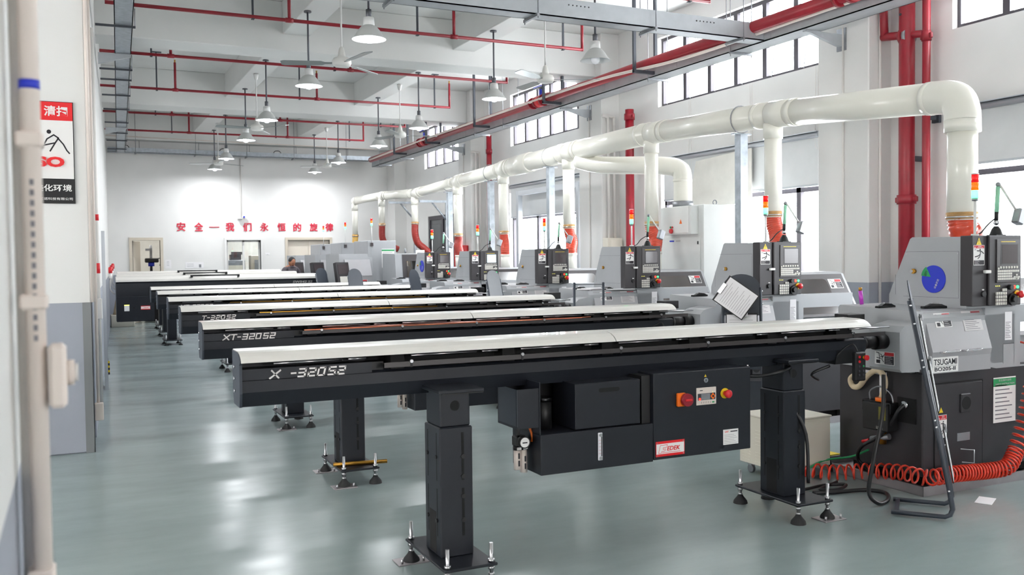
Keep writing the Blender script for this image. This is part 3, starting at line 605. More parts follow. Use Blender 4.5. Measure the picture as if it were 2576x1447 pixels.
    hm.prism([(2.583, .804), (2.6, .823), (2.617, .804), (2.6, .785)], 'y', yf-.01, yf-.007, 'orange').cyl((2.6, yf-.012, .804), (2.6, yf-.01, .804), .006, 'ink', n=10)
    for i in range(5): hm.text('Z', (2.518+.0155*i, yf-.0062, .767), X, Z, .008, 'ink', .0004)
    hm.box(2.596, 2.612, yf-.007, yf-.006, .766, .774, 'green').box(2.51, 2.53, yf-.007, yf-.006, .838, .842, 'ink').cyl((2.6, yf-.007, .829), (2.6, yf-.006, .829), .002, 'led_yellow', n=8)
    hm.build('display', cbo)
    MB().cyl((2.69, yf-.004, .812), (2.69, yf, .812), .03, 'yellow', n=24).cyl((2.69, yf-.03, .812), (2.69, yf-.004, .812), .014, 'red', n=16).lathe([(.0, -.05), (.016, -.049), (.024, -.04), (.024, -.03), (.014, -.026)], (2.69, yf, .812), 'red', 24, 'y').build('emergency_stop', cbo)
    MB().cyl((2.555, yf-.006, .897), (2.555, yf, .897), .014, 'chrome', n=18).box(2.552, 2.558, yf-.0068, yf-.006, .891, .903, 'ink').build('door_lock', cbo)
    MB().prism([(2.546, .916), (2.562, .916), (2.554, .93)], 'y', yf-.001, yf, 'yellow').text('!', (2.5528, yf-.0011, .918), X, Z, .009, 'ink', .0003).build('warning_sticker', cbo)
    fedek_plate(X, Z, Vector((2.211, yf, .49))).build('name_plate', cbo)
    rp = MB().box(2.678, 2.787, yf-.0012, yf, .512, .6, 'sticker_white').text('LNT', (2.69, yf-.0012, .582), X, Z, .01, 'bright_red', .0005, .2, .02).box(2.73, 2.78, yf-.0018, yf-.0012, .584, .59, 'ink')
    for i in range(6): rp.box(2.684, 2.78-.012*(i % 3), yf-.0018, yf-.0012, .52+.0095*i, .5212+.0095*i, 'paper_text')
    rp.build('rating_plate', cbo)
    # hanging remote
    rm = MB().box(3.755, 3.845, -.06, -.02, .8, .985, 'black', .008); ro = rm.build('hand_remote', t)
    k = MB()
    for z in (.955, .925): k.cyl((3.783, -.066, z), (3.783, -.06, z), .008, 'red', n=12)
    for z in (.895, .865, .84): k.cyl((3.783, -.064, z), (3.783, -.06, z), .007, 'key_dark', n=10).cyl((3.818, -.064, z), (3.818, -.06, z), .007, 'green' if z == .895 else 'key_dark', n=10)
    k.cyl((3.822, -.075, .95), (3.822, -.06, .95), .01, 'yellow', n=14).cyl((3.822, -.09, .95), (3.822, -.075, .95), .017, 'red', n=16)
    k.build('button', ro)
    MB().tube(smooth_path([(3.8, -.03, .985), (3.79, .0, 1.03), (3.74, .03, 1.0), (3.7, .05, .95)], 4), .006, 'cable', n=6).build('cord', ro)
    MB().tube(smooth_path([(2.88, .1, .9), (3.02, .02, .875), (3.14, -.05, .9), (3.22, -.04, .915), (3.27, .0, .9), (3.3, .02, .7), (3.36, -.04, .5), (3.37, -.05, .2)], 5), .011, 'cable', n=8).build('cord', t)
    return t
fl = []
LBL = ['black bar feeder with white cover whose lettering reads X -320 S2, one letter missing', 'black bar feeder lettered XT-320 S2 with copper bars in its tray', 'black bar feeder lettered T-320 S2 with a brass bar in its tray', 'black bar feeder lettered XT-320 S2 standing behind the T-320 S2 one', 'second bar feeder behind the T-320 S2 one, its lettering hidden', 'third bar feeder behind the T-320 S2 one, its lettering hidden']
fl.append(make_feeder(LBL[0], 'X-320S#'))
f2 = dup(fl[0], (FX[1], FY[1], 0), LBL[1], skip=('lettering',)); l = letters('XT-320S#'); l.parent = f2; fl.append(f2)
f3 = dup(fl[0], (FX[2], FY[2], 0), LBL[2], skip=('lettering',)); l = letters('T-320S#'); l.parent = f3; fl.append(f3)
for k in (3, 4, 5): fl.append(dup(f2, (FX[k], FY[k], 0), LBL[k]))
# bar stock lying in the trays
for i in range(5):
    x1 = [3.0, 2.9, 3.1, 2.8, 2.6][i]
    tag(MB().cyl((.7+.03*i, .004+.012*i, 1.103+.001*i), (x1, .004+.012*i, 1.103+.001*i), .006, 'copper', n=8).build('copper_bar', None, (FX[1], FY[1], 0)), ['front copper bar lying at the edge of the XT-320 S2 feeder tray', 'second copper bar from the edge in the XT-320 S2 feeder tray', 'longest copper bar, in the middle of the XT-320 S2 feeder tray', 'fourth copper bar from the edge in the XT-320 S2 feeder tray', 'shortest copper bar, at the back of the XT-320 S2 feeder tray'][i], 'bar', 'copper bars in the feeder tray')
tag(MB().cyl((.72, .02, 1.105), (2.55, .02, 1.105), .009, 'brass', n=8).build('brass_bar', None, (FX[2], FY[2], 0)), 'long brass bar lying in the tray of the T-320 S2 feeder', 'bar')
tag(MB().cyl((.7, .02, 1.105), (3.2, .02, 1.105), .009, 'brass_bar', n=8).build('brass_bar', None, (FX[3], FY[3], 0)), 'dull bronze bar lying in the tray behind the T-320 S2 feeder', 'bar')
tag(MB().cyl((FX[1]+.86, FY[1]-.13, .135), (FX[1]+1.24, FY[1]-.2, .135), .0145, 'brass_bar', n=12).build('brass_bar'), 'short brass bar lying on the leg base plate of the XT-320 S2 feeder', 'bar')
# grout pads under the feet
for (x, y, lab) in [(FX[0]+.9, FY[0]+.27, 'stained steel pad under the back foot of the front feeder leg'), (FX[1]+.9, FY[1]-.27, 'steel anchor pad under the front foot of the XT-320 S2 feeder leg'), (FX[1]+.9, FY[1]+.27, 'steel anchor pad under the back foot of the XT-320 S2 feeder leg'), (FX[2]+.9, FY[2]-.27, 'steel anchor pad under the front foot of the T-320 S2 feeder leg'), (FX[0]+3.42, FY[0]-.17, 'oily steel pad under the outer foot of the feeder leg by the lathe')]:
    t = tag(MB().box(-.085, .085, -.06, .06, .0, .006, 'drip', .002).build('anchor_pad', None, (x, y, 0)), lab, 'plate', 'anchor pads under the feeder feet')
    for s_ in (-.06, .06): MB().cyl((s_, -.035, .006), (s_, -.035, .03), .007, 'steel', n=8).build('anchor_bolt', t)

# ================================================================ larger dark feeders farther back
def make_big_feeder(label, x, y, first):
    t = thing('bar_magazine', label, 'bar feeder', (x, y, 0), group='long bar magazines at the back')
    b = MB().prism([(.0, .95), (.0, 1.2), (.03, 1.225), (.3, 1.225), (.3, .95)], 'x', .0, 3.8, 'charcoal'); b.build('channel_body', t)
    MB().prism([(-.01, 1.23), (-.01, 1.27), (.02, 1.305), (.08, 1.325), (.3, 1.33), (.3, 1.23)], 'x', .0, 3.79, 'white_cover').build('cover', t)
    MB().cyl((1.33, -.03, 1.325), (2.25, -.03, 1.325), .014, 'black', n=8).box(1.33, 1.37, -.04, .03, 1.29, 1.34, 'black').box(2.21, 2.25, -.04, .03, 1.29, 1.34, 'black').build('grab_handle', t)
    c = MB().box(.0, .66, -.05, .3, .48, .95, 'charcoal', .004).box(.58, .78, -.02, .0, 1.0, 1.14, 'black').cyl((.3, -.052, .74), (.3, -.05, .74), .012, 'deep', n=10); co_ = c.build('control_cabinet', t)
    fedek_plate(X, Z, Vector((.42, -.052, .7)), .85).build('name_plate', co_)
    MB().box(.13, .22, -.052, -.05, .68, .8, 'sticker_white').box(.13, .22, -.0525, -.052, .785, .8, 'led_yellow').build('rating_plate', co_)
    MB().text('SW542 S2', (3.3, -.001, 1.14), X, Z, .045, 'silver_letter', .003, .2, .02, .4).build('lettering', t)
    MB().tube(smooth_path([(-.02, .1, 1.0), (-.09, .08, 1.08), (-.1, .05, 1.2), (-.09, .04, 1.3)], 4), .01, 'conduit_white', n=6).cyl((-.09, .04, 1.3), (-.09, .04, 1.4), .03, 'sticker_white', n=12).build('lamp_stem', t)
    MB().cyl((-.09, .04, 1.4), (-.09, .04, 1.5), .035, 'red', n=14).lathe([(.035, 1.5), (.025, 1.515), (0, 1.52)], (-.09, .04, 0), 'red', 14).build('beacon', t)
    lx = 1.0
    lg = MB().box(lx-.1, lx+.06, .02, .28, .1, .95, 'charcoal', .005); L_ = lg.build('leg', t)
    MB().box(lx-.18, lx+.14, -.15, .4, .085, .1, 'charcoal').build('base_plate', L_)
    for dx in (-.15, .11):
        for dy in (-.12, .37): MB().cyl((lx+dx, dy, .02), (lx+dx, dy, .2), .01, 'steel', n=8).cyl((lx+dx, dy, 0), (lx+dx, dy, .03), .045, 'rubber', n=12, r1=.02).build('levelling_foot', L_)
    lg = MB().box(3.2, 3.36, .02, .28, 0, .95, 'charcoal', .005).build('leg', t)
    return t
big = make_big_feeder('long dark bar magazine with red beacon and cabinet, first of three at the back', .68, 18.7, True)
dup(big, (.78, 21.0, 0), 'long dark bar magazine with red beacon, middle of the three at the back').scale = (1, 1, 1.018)
dup(big, (.88, 23.3, 0), 'long dark bar magazine with red beacon, closest to the back wall').scale = (1, 1, 1.036)
# ================================================================ lathes
def polyline(b, pts, O, U, V, w, m, t):
    N = U.cross(V)
    for (a, c) in zip(pts, pts[1:]):
        p0 = O+U*a[0]+V*a[1]+N*t; p1 = O+U*c[0]+V*c[1]+N*t; d = (p1-p0).normalized(); s_ = d.cross(N).normalized()*w/2
        b.quad([p0-s_-d*w*.2, p1-s_+d*w*.2, p1+s_+d*w*.2, p0+s_-d*w*.2], m)
def lines(b, O, U, V, u0, u1, v0, v1, n, m, t):
    for i in range(n):
        v = v0+(v1-v0)*i/max(n-1, 1); b.plate(O, U, V, u0, u1-(u1-u0)*(.1+.28*((i*7) % 3)/2), v, v+(v1-v0)/n*.32, m, t)
def tall_danger(O, U, V, w, h):
    """tall sticker: red header, falling figure, black foot"""
    b = MB(); b.plate(O, U, V, 0, w, 0, h, 'sticker_white', .0012); b.plate(O, U, V, .04*w, .96*w, .84*h, .98*h, 'red', .0018); b.plate(O, U, V, .04*w, .96*w, .03*h, .25*h, 'ink', .0018)
    N = U.cross(V)
    b.quad([O+U*.07*w+V*.86*h+N*.0024, O+U*.2*w+V*.86*h+N*.0024, O+U*.135*w+V*.93*h+N*.0024], 'sticker_white')
    b.text('DANGER', O+U*.3*w+V*.855*h+N*.002, U, V, .035*h, 'sticker_white', .0006, 0, 0, .56*w); b.text('危险', O+U*.42*w+V*.91*h+N*.002, U, V, .05*h, 'sticker_white', .0006, 0, 0, .3*w)
    for ps in ([(.6, .74), (.62, .62), (.6, .52)], [(.32, .72), (.5, .715), (.62, .72), (.78, .66), (.92, .58)], [(.6, .54), (.45, .47), (.14, .42)], [(.62, .54), (.55, .42), (.4, .33)], [(.06, .76), (.18, .775), (.26, .76)]): polyline(b, [(u*w, v*h) for u, v in ps], O, U, V, .06*w if len(ps) != 3 or ps[0][0] > .1 else .025*w, 'ink', .002)
    c = O+U*.6*w+V*.78*h; b.cyl(c+N*.0012, c+N*.002, .055*w, 'ink', n=12)
    lines(b, O, U, V, .1*w, .6*w, .05*h, .22*h, 5, 'label_faint', .0022)
    return b
def wide_danger(O, U, V, w, h, flip=False):
    """sticker with a pinch-hazard figure on the left, red header and black text block on the right"""
    b = MB(); b.plate(O, U, V, 0, w, 0, h, 'sticker_white', .0012); b.plate(O, U, V, .5*w, .97*w, .7*h, .96*h, 'red', .0018); b.plate(O, U, V, .5*w, .97*w, .05*h, .68*h, 'ink', .0018)
    for ps in ([(.08, .9), (.22, .86), (.26, .4)], [(.1, .5), (.3, .45)], [(.3, .8), (.42, .6), (.36, .42), (.46, .2)], [(.3, .6), (.42, .6), (.5, .78)]): polyline(b, [(u*w, v*h) for u, v in ps], O, U, V, .03*w, 'ink', .002)
    b.plate(O, U, V, .08*w, .28*w, .08*h, .34*h, 'ink', .0018)
    lines(b, O, U, V, .54*w, .94*w, .12*h, .6*h, 5, 'label_faint', .0022)
    return b
def notice(O, U, V, w, h, m='label_faint', head=None, n=7):
    b = MB(); b.plate(O, U, V, 0, w, 0, h, m, .0012)
    if head: b.plate(O, U, V, head[1]*w, head[2]*w, head[3]*h, .97*h, head[0], .0018)
    lines(b, O, U, V, .08*w, .92*w, .08*h, (.8 if head and head[3] > .7 else .62)*h, n, 'paper_text', .0018)
    return b
def make_lathe(label, screen=False):
    t = thing('lathe', label, 'lathe', (FX[0], FY[0], 0), group='bar-fed lathes')
    B = MB().box(4.42, 6.12, .0, .74, .1, .8, 'lathe_dark', .008).box(4.5, 6.05, .08, .68, .02, .1, 'deep').prism([(4.42, .8), (4.42, .9), (4.46, .93), (5.4, .93), (5.4, .8)], 'y', .1, .7, 'lathe_dark')
    for x in (4.6, 5.35, 5.95): B.box(x-.05, x+.05, .03, .12, .02, .1, 'steel_dull').box(x-.05, x+.05, .6, .7, .02, .1, 'steel_dull')
    bo = B.build('base_cabinet', t)
    dr = MB().box(4.53, 5.0, -.008, .002, .125, .715, 'lathe_dark', .004).box(4.53, 5.0, -.009, -.006, .722, .728, 'deep').box(4.526, 4.53, -.006, .0, .12, .72, 'deep').box(5.0, 5.004, -.006, .0, .12, .72, 'deep').box(4.526, 5.004, -.006, 0, .118, .124, 'deep')
    dro = dr.build('base_door', t)
    MB().box(4.77, 4.87, -.02, -.006, .51, .64, 'lathe_dark', .006).cyl((4.82, -.021, .575), (4.82, -.02, .575), .045, 'deep', n=20).build('vent', dro)
    MB().box(4.745, 4.87, -.0095, -.008, .315, .37, 'steel').build('label_plate', dro)  # steel strip standing in for the bright framed slot
    tall_danger(Vector((4.555, -.009, .3)), X, Z, .085, .21).build('danger_sticker', dro)
    MB().prism([(4.565, .525), (4.605, .525), (4.585, .562)], 'y', -.01, -.009, 'yellow').build('warning_sticker', dro)
    notice(Vector((5.117, -.001, .405)), X, Z, .235, .32, 'sticker_white', ('green', 0., 1., .8), 9).text('安全操作说明', (5.17, -.004, .695), X, Z, .016, 'label_faint', .0005, 0, 0, .13).text('SAFETY INSTRUCTION', (5.135, -.004, .671), X, Z, .012, 'label_faint', .0005, 0, 0, .2).build('notice_sticker', bo)
    # drip tray
    dt = MB().box(4.33, 6.25, -.085, .9, .0, .006, 'drip')
    for a in ((4.33, 6.25, -.085, -.079), (4.33, 6.25, .894, .9), (4.33, 4.336, -.085, .9), (6.244, 6.25, -.085, .9)): dt.box(*a, .0, .065, 'drip')
    dt.build('drip_tray', t)
    # bed cover with chamfered spindle-end cover
    MB().prism([(.06, .8), (.0, .83), (.0, 1.17), (.03, 1.215), (.69, 1.235), (.71, 1.22), (.71, .84), (.67, .8)], 'x', 4.38, 5.34, 'lathe_grey').build('bed_cover', t)
    hc = MB().prism([(4.2, .84), (4.2, 1.085), (4.245, 1.125), (4.385, 1.15), (4.385, .815), (4.22, .82)], 'y', -.005, .25, 'lathe_grey')
    hco = hc.build('spindle_cover', t)
    b = wide_danger(Vector((4.199, .2, .862)), -Y, Z, .165, .088); b.build('danger_sticker', hco)
    sc = MB()
    for z in (.86, .99, 1.03, 1.12): sc.cyl((4.372, .1-.06, z), (4.38, .1-.06, z), .006, 'steel', n=8)
    sc.cyl((4.4, .03, .8), (4.4, .03, .86), .012, 'deep', n=10)
    sc.build('screw', hco)
    # slanted hood door
    hd = MB().prism([(.1, .8), (-.045, .8), (-.045, .905), (-.055, .945), (.02, 1.205), (.05, 1.222), (.1, 1.222)], 'x', 4.45, 5.03, 'lathe_warm')
    hdo = hd.build('hood', t)
    hv = MB().box(4.53, 5.02, -.0465, -.045, .915, .919, 'deep').box(4.528, 4.532, -.0465, -.045, .915, .945, 'deep')
    hv.build('seam', hdo)
    U_ = X; V_ = Vector((0, .075, .26)).normalized(); O_ = Vector((4.45, -.056, .945))
    for x in (4.52, 4.735):
        MB().tube(smooth_path([(x, -.052, .942), (x, -.085, .945), (x+.02, -.088, .947), (x+.13, -.088, .949), (x+.15, -.085, .949), (x+.15, -.052, .946)], 3), .0065, 'chrome', n=8).build('handle', hdo)
    wide_danger(O_+U_*.085+V_*.165, U_, V_, .155, .098).build('danger_sticker', hdo)
    notice(O_+U_*.355+V_*.13, U_, V_, .185, .14, 'label_faint', ('red_pipe', .5, 1., .7)).build('notice_sticker', hdo)
    npb = MB().box(4.455, 4.703, -.0475, -.0445, .806, .908, 'sticker_white').text('TSUGAMI', (4.468, -.0475, .856), X, Z, .04, 'ink', .0008, 0, .012, .222).text('BO205-II', (4.476, -.0475, .816), X, Z, .026, 'ink', .0008, 0, .02, .2).box(4.468, 4.69, -.0482, -.0475, .847, .8485, 'ink')
    npb.build('name_plate', hdo)
    # body under the panel and right-hand work area
    pb = MB().prism([(5.03, .8), (5.03, 1.222), (5.34, 1.235), (5.4, 1.235), (5.4, .79), (5.15, .79), (5.1, .8)], 'y', .0, .12, 'lathe_grey').box(5.03, 6.13, .1, .74, .79, 1.225, 'lathe_grey', .004)
    pbo = pb.build('work_area_body', t)
    notice(Vector((5.235, -.0, .985)), X, Z, .075, .2, 'paper', None, 10).build('notice_sticker', pbo)
    MB().box(5.22, 5.33, -.002, 0, .82, .96, 'lathe_grey').box(5.22, 5.33, -.0025, -.002, .957, .96, 'deep').build('access_panel', pbo)
    MB().prism([(.12, 1.0), (.06, 1.0), (.3, 1.41), (.36, 1.43), (1.05, 1.43), (1.05, .8), (.12, .8)], 'x', 5.34, 6.2, 'lathe_grey').build('rear_cover', t)
    dn = Vector((0, -.41, .24)).normalized(); Vd = Vector((0, .24, .41)).normalized(); Od = Vector((5.36, .06, 1.0))
    wd_ = MB(); wd_.plate(Od, X, Vd, 0, .8, .0, .465, 'panel_mid', .012); wd_.plate(Od, X, Vd, .0, .02, .0, .465, 'black', .013)
    wo = wd_.build('sliding_door', t)
    wn = MB(); r_ = .05; pts = []
    for (cx, cz, a0) in ((.52, .36, 0), (.08, .36, 90), (.08, .08, 180), (.52, .08, 270)):
        for j in range(5):
            a = math.radians(a0+22.5*j); pts.append((cx+r_*math.cos(a), cz+r_*math.sin(a)))
    wn.quad([Od+X*u+Vd*v+dn*.014 for u, v in pts], 'brown_glass').build('window', wo)
    wide_danger(Od+X*.585+Vd*.3+dn*.0135, X, Vd, .17, .105).build('danger_sticker', wo)
    # electrical housing
    hs = MB().prism([(.0, 1.22), (.0, 1.715), (.45, 1.722), (.47, 1.71), (.66, 1.3), (.66, 1.22)], 'x', 4.84, 5.32, 'lathe_grey')
    hso = hs.build('upper_housing', t)
    pn = MB(); O = Vector((4.84, .5, 0)); U2 = -Y
    for (u0, u1, v0, v1) in ((-.03, .44, 1.615, 1.6165), (-.03, .44, 1.29, 1.2915), (.438, .44, 1.29, 1.6165), (-.1, -.098, 1.3, 1.45)): pn.plate(O, U2, Z, u0, u1, v0, v1, 'panel_dark', .0008)
    for (u, v) in ((-.0, 1.6), (.43, 1.6), (.43, 1.31), (0, 1.31)): pn.cyl((4.838, .5-u, v), (4.84, .5-u, v), .004, 'steel', n=8)
    pn.build('access_panel', hso)
    MB().cyl((4.82, .43, 1.475), (4.84, .43, 1.475), .018, 'brass', n=12).cyl((4.815, .44, 1.475), (4.83, .44, 1.475), .012, 'steel', n=10).build('lock', hso)
    # control panel
    cpn = MB().box(4.838, 4.985, -.045, .05, 1.237, 1.722, 'panel_dark', .004).box(4.99, 5.322, -.06, .05, 1.237, 1.722, 'panel_dark', .006)
    cpo = cpn.build('control_panel', t); y = -.0605
    MB().prism([(4.878, 1.658), (4.93, 1.658), (4.904, 1.708)], 'y', -.0462, -.0452, 'yellow').text('!', (4.9, -.0462, 1.664), X, Z, .03, 'ink', .0004).build('warning_sticker', cpo)
    tall_danger(Vector((4.848, -.0452, 1.518)), X, Z, .112, .138).build('danger_sticker', cpo)
    MB().box(4.945, 5.003, -.07, -.045, 1.462, 1.484, 'sticker_white', .004).build('latch', cpo)
    MB().cyl((4.945, -.06, 1.32), (4.945, -.045, 1.32), .02, 'black', n=16).box(4.937, 4.958, -.047, -.045, 1.345, 1.354, 'sticker_white').build('selector_knob', cpo)
    so = MB().box(5.06, 5.3, y-.006, y, 1.395, 1.695, 'panel_mid', .004).box(5.1, 5.28, y-.0068, y-.006, 1.518, 1.665, 'panel_dark').box(5.11, 5.272, y-.0075, y-.0068, 1.526, 1.658, 'screen_on' if screen else 'screen_off').box(5.1, 5.25, y-.007, y-.006, 1.676, 1.681, 'yellow')
    if screen:
        for i in range(5): so.box(5.12, 5.26-.03*(i % 2), y-.008, y-.0075, 1.545+.02*i, 1.549+.02*i, 'steel_dull')
    so.build('screen', cpo)
    kb = MB()
    for i in range(7): kb.box(5.088+.028*i, 5.107+.028*i, y-.011, y-.006, 1.492, 1.508, 'key', .002)
    kb.box(5.067, 5.082, y-.011, y-.006, 1.485, 1.5, 'key', .002)
    for r in range(4):
        for i in range(12):
            if r < 3 and 8 <= i and not (r == 0): continue
            kb.box(5.067+.0185*i, 5.0825+.0185*i, y-.01, y-.006, 1.468-.018*r, 1.482-.018*r, 'key')
    for (u, v) in ((5.24, 1.432), (5.262, 1.432), (5.284, 1.432), (5.262, 1.447), (5.262, 1.417)): kb.box(u-.009, u+.009, y-.01, y-.006, v-.006, v+.006, 'key')
    kb.build('keyboard', cpo)
    nb = MB()
    for r in range(5):
        for i in range(5):
            if r == 0 and i < 3: continue
            nb.box(5.053+.0225*i, 5.0705+.0225*i, y-.01, y, 1.335-.0235*r, 1.354-.0235*r, 'key', .001)
    for i in range(3): nb.cyl((5.057+.018*i, y-.003, 1.372), (5.057+.018*i, y, 1.372), .0035, 'led_yellow', n=8)
    nb.build('button_pad', cpo)
    MB().cyl((5.195, y-.025, 1.362), (5.195, y, 1.362), .019, 'black', n=16).build('selector_knob', cpo)
    MB().cyl((5.22, y-.02, 1.275), (5.22, y, 1.275), .042, 'black', n=20).cyl((5.215, y-.04, 1.28), (5.215, y-.02, 1.28), .022, 'black', n=16).build('handwheel', cpo)
    MB().cyl((5.244, y-.008, 1.362), (5.244, y, 1.362), .0125, 'led_red', n=14).build('red_button', cpo); MB().cyl((5.278, y-.008, 1.362), (5.278, y, 1.362), .011, 'led_green', n=14).build('green_button', cpo)
    MB().cyl((5.275, y-.006, 1.312), (5.275, y, 1.312), .028, 'yellow', n=20).cyl((5.275, y-.03, 1.312), (5.275, y, 1.312), .014, 'red', n=14).lathe([(0, -.05), (.018, -.048), (.026, -.04), (.026, -.03), (.014, -.026)], (5.275, y, 1.312), 'red', 20, 'y').build('emergency_stop', cpo)
    # signal tower
    st = MB().cyl((5.0, .06, 1.72), (5.0, .06, 1.98), .009, 'rod_white', n=10).cyl((5.0, .06, 1.72), (5.0, .06, 1.735), .025, 'rod_white', n=12).cyl((5.0, .06, 1.965), (5.0, .06, 1.985), .02, 'steel_dull', n=14)
    sto = st.build('signal_tower', t)
    for z, m_, nm in ((1.985, 'lens_green', 'green_lens'), (2.04, 'lens_amber', 'amber_lens'), (2.095, 'lens_red', 'red_lens')): MB().cyl((5.0, .06, z), (5.0, .06, z+.054), .024, m_, n=18).build(nm, sto)
    MB().cyl((5.0, .06, 2.149), (5.0, .06, 2.156), .025, 'rod_white', n=18).build('cap', sto)
    # jointed work lamp
    wl = MB().box(5.17, 5.27, .02, .1, 1.72, 1.73, 'black').lathe([(.045, 0), (.03, .04), (.015, .06)], (5.22, .06, 1.73), 'black', 16).ball((5.22, .06, 1.815), .02, 'chrome').cyl((5.22, .06, 1.83), (5.224, .06, 1.9), .014, 'black', n=12)
    wlo = wl.build('work_lamp', t)
    MB().cyl((5.224, .06, 1.89), (5.238, .06, 2.07), .015, 'lamp_tube', n=12).ball((5.238, .06, 2.085), .018, 'steel_dull').cyl((5.24, .05, 2.085), (5.35, .0, 1.9), .008, 'rod_white', n=8).build('lamp_arm', wlo)
    MB(Matrix.Translation((5.365, -.01, 1.86)) @ Matrix.Rotation(math.radians(20), 4, 'Y')).box(-.035, .035, -.03, .03, -.06, .05, 'steel_dull', .008).build('lamp_head', wlo)
    MB().tube(smooth_path([(5.2, .06, 1.84), (5.12, .05, 1.8), (5.08, .08, 1.74), (5.03, .1, 1.725)], 4), .005, 'cable', n=6).build('cord', wlo)
    # exhaust stub on the rear cover
    MB().cyl((5.9, .9, 1.42), (5.9, .9, 1.66), .085, 'pvc', n=24).cyl((5.9, .9, 1.63), (5.9, .9, 1.665), .092, 'pvc', n=24).build('exhaust_stub', t)
    # central lubricator and wiring on the end wall
    lu = MB().box(4.31, 4.425, .2, .42, .38, .57, 'black', .008).box(4.33, 4.42, .19, .44, .5, .58, 'black_gloss', .006).cyl((4.36, .3, .58), (4.36, .3, .605), .035, 'orange', n=18).box(4.308, 4.31, .21, .27, .46, .55, 'oil_green').text('LUBE', (4.3095, .29, .395), -Y, Z, .018, 'key', .0006, 0, .02)
    luo = lu.build('lubricator', t)
    MB().tube(smooth_path([(4.37, .4, .58), (4.37, .4, .64), (4.37, .31, .68), (4.37, .22, .64), (4.37, .2, .58)], 4), .006, 'steel_dull', n=6).build('carry_handle', luo)
    MB().cyl((4.38, .3, .28), (4.38, .3, .38), .028, 'brass', n=12).cyl((4.36, .38, .3), (4.38, .24, .34), .022, 'steel_dull', n=10).cyl((4.36, .46, .27), (4.36, .4, .29), .012, 'red', n=8).build('valve', luo)
    MB().tube(smooth_path([(4.41, .56, .74), (4.39, .6, .7), (4.38, .57, .65), (4.37, .5, .66), (4.36, .42, .74), (4.36, .34, .79), (4.36, .28, .77), (4.37, .27, .7), (4.37, .3, .6)], 5), .02, 'sack', n=10).build('wire_bundle', t)
    MB().box(4.415, 4.42, .3, .5, .755, .775, 'paper').box(4.415, 4.42, .32, .36, .6, .755, 'paper').build('paper_tag', t)
    MB().box(4.41, 4.42, .05, .2, .45, .62, 'deep').cyl((4.39, .13, .575), (4.42, .13, .575), .025, 'chrome', n=14).build('cable_gland', t)
    MB().tube(smooth_path([(4.4, .13, .575), (4.36, .15, .53), (4.35, .2, .44), (4.33, .3, .33), (4.3, .42, .24), (4.32, .46, .14), (4.37, .4, .075)], 5), .013, 'cable', n=8).build('power_cable', t)
    return t
LL = ['grey lathe with a blue round status board on its housing and TSUGAMI plate', 'grey lathe whose stand holds a clipboard, pink tinted door on its right', 'grey lathe directly left of the tall white cabinet, papers on its bed', 'grey lathe fed by the bar feeder behind the T-320 S2 one', 'grey lathe with its screen switched on', 'grey lathe with a small blue board beside the yellow-lit machine']
la = [make_lathe(LL[0])]
for k in range(1, 6):
    if k == 4: continue
    la.append(dup(la[0], (FX[k], FY[k], 0), LL[k]))
l5 = make_lathe(LL[4], True); l5.location = (FX[4], FY[4], 0)
# things that sit on or hang from the lathes
def status_board(x, y, z, r, lab, first=True):
    t = thing('status_board', lab, 'board', (x, y, z))
    MB().cyl((-.008, 0, 0), (0, 0, 0), r, 'blue', n=40).build('disc', t)
    b = MB(); pts = [(0, 0)]+[(r*.88*math.cos(a), r*.88*math.sin(a)) for a in [math.radians(118+8*i) for i in range(8)]]
    b.quad([Vector((-.0095, -(-.0+u), v)) for u, v in [(-.02+p[0]*.95, .015+p[1]*.95) for p in pts]], 'green').build('green_sector', t)
    b = MB(); U_ = (-Y*.42+Z*.9).normalized(); V_ = (Y*.9+Z*.42).normalized()*1
    b.text('运行', Vector((-.0105, r*.62, r*.18)), U_, V_, r*.2, 'ink', .0004).text('设备状态', Vector((-.009, -r*.2, -r*.72)), U_, V_, r*.18, 'sticker_white', .0008)
    b.build('lettering', t)
    return t
status_board(FX[0]+4.8395, FY[0]+.262, 1.42, .098, 'blue round status board with green sector on the housing of the TSUGAMI lathe')
status_board(FX[5]+4.8395, FY[5]+.2, 1.46, .11, 'small blue round board on the lathe beside the yellow-lit machine')
def gadget(x, y, lab, rz=.2, z=1.222):
    t = thing('toggle_clamp', lab, 'clamp', (x, y, z), rz, 'black gadgets on the lathe beds')
    MB().box(-.09, .09, -.02, .02, 0, .018, 'black_gloss', .004).prism([(-.06, .018), (-.02, .034), (.05, .03), (.08, .018)], 'y', -.015, .015, 'black').build('body', t)
    MB().prism([(-.02, .033), (.03, .031), (.04, .036), (-.01, .04)], 'y', -.008, .008, 'steel').build('lever', t)
    return t
for k, who in enumerate(['the TSUGAMI plate lathe', 'the lathe with the clipboard stand', 'the lathe left of the white cabinet', 'the lathe past the T-320 S2 feeder', 'the lathe with the lit screen', 'the lathe by the yellow-lit machine']):
    gadget(FX[k]+4.47, FY[k]+.36, 'black clamp at the bed edge of '+who, .1); gadget(FX[k]+4.68, FY[k]+.13, 'black clamp against the housing of '+who, -.3)
tag(MB(Matrix.Translation((FX[2]+4.55, FY[2]+.2, 1.225)) @ Matrix.Rotation(.3, 4, 'Z')).box(-.16, .16, -.1, .1, 0, .012, 'paper').box(-.13, .2, -.13, .06, .013, .018, 'paper').build('paper_pile'), 'white paper pile on the bed of the lathe left of the white cabinet', 'paper')
tag(MB(Matrix.Translation((FX[2]+4.8, FY[2]+.0, 1.223)) @ Matrix.Rotation(-.15, 4, 'Z')).box(-.14, .16, -.06, .1, 0, .008, 'paper').build('paper_pile'), 'thin white papers by the hood of the lathe left of the white cabinet', 'paper')
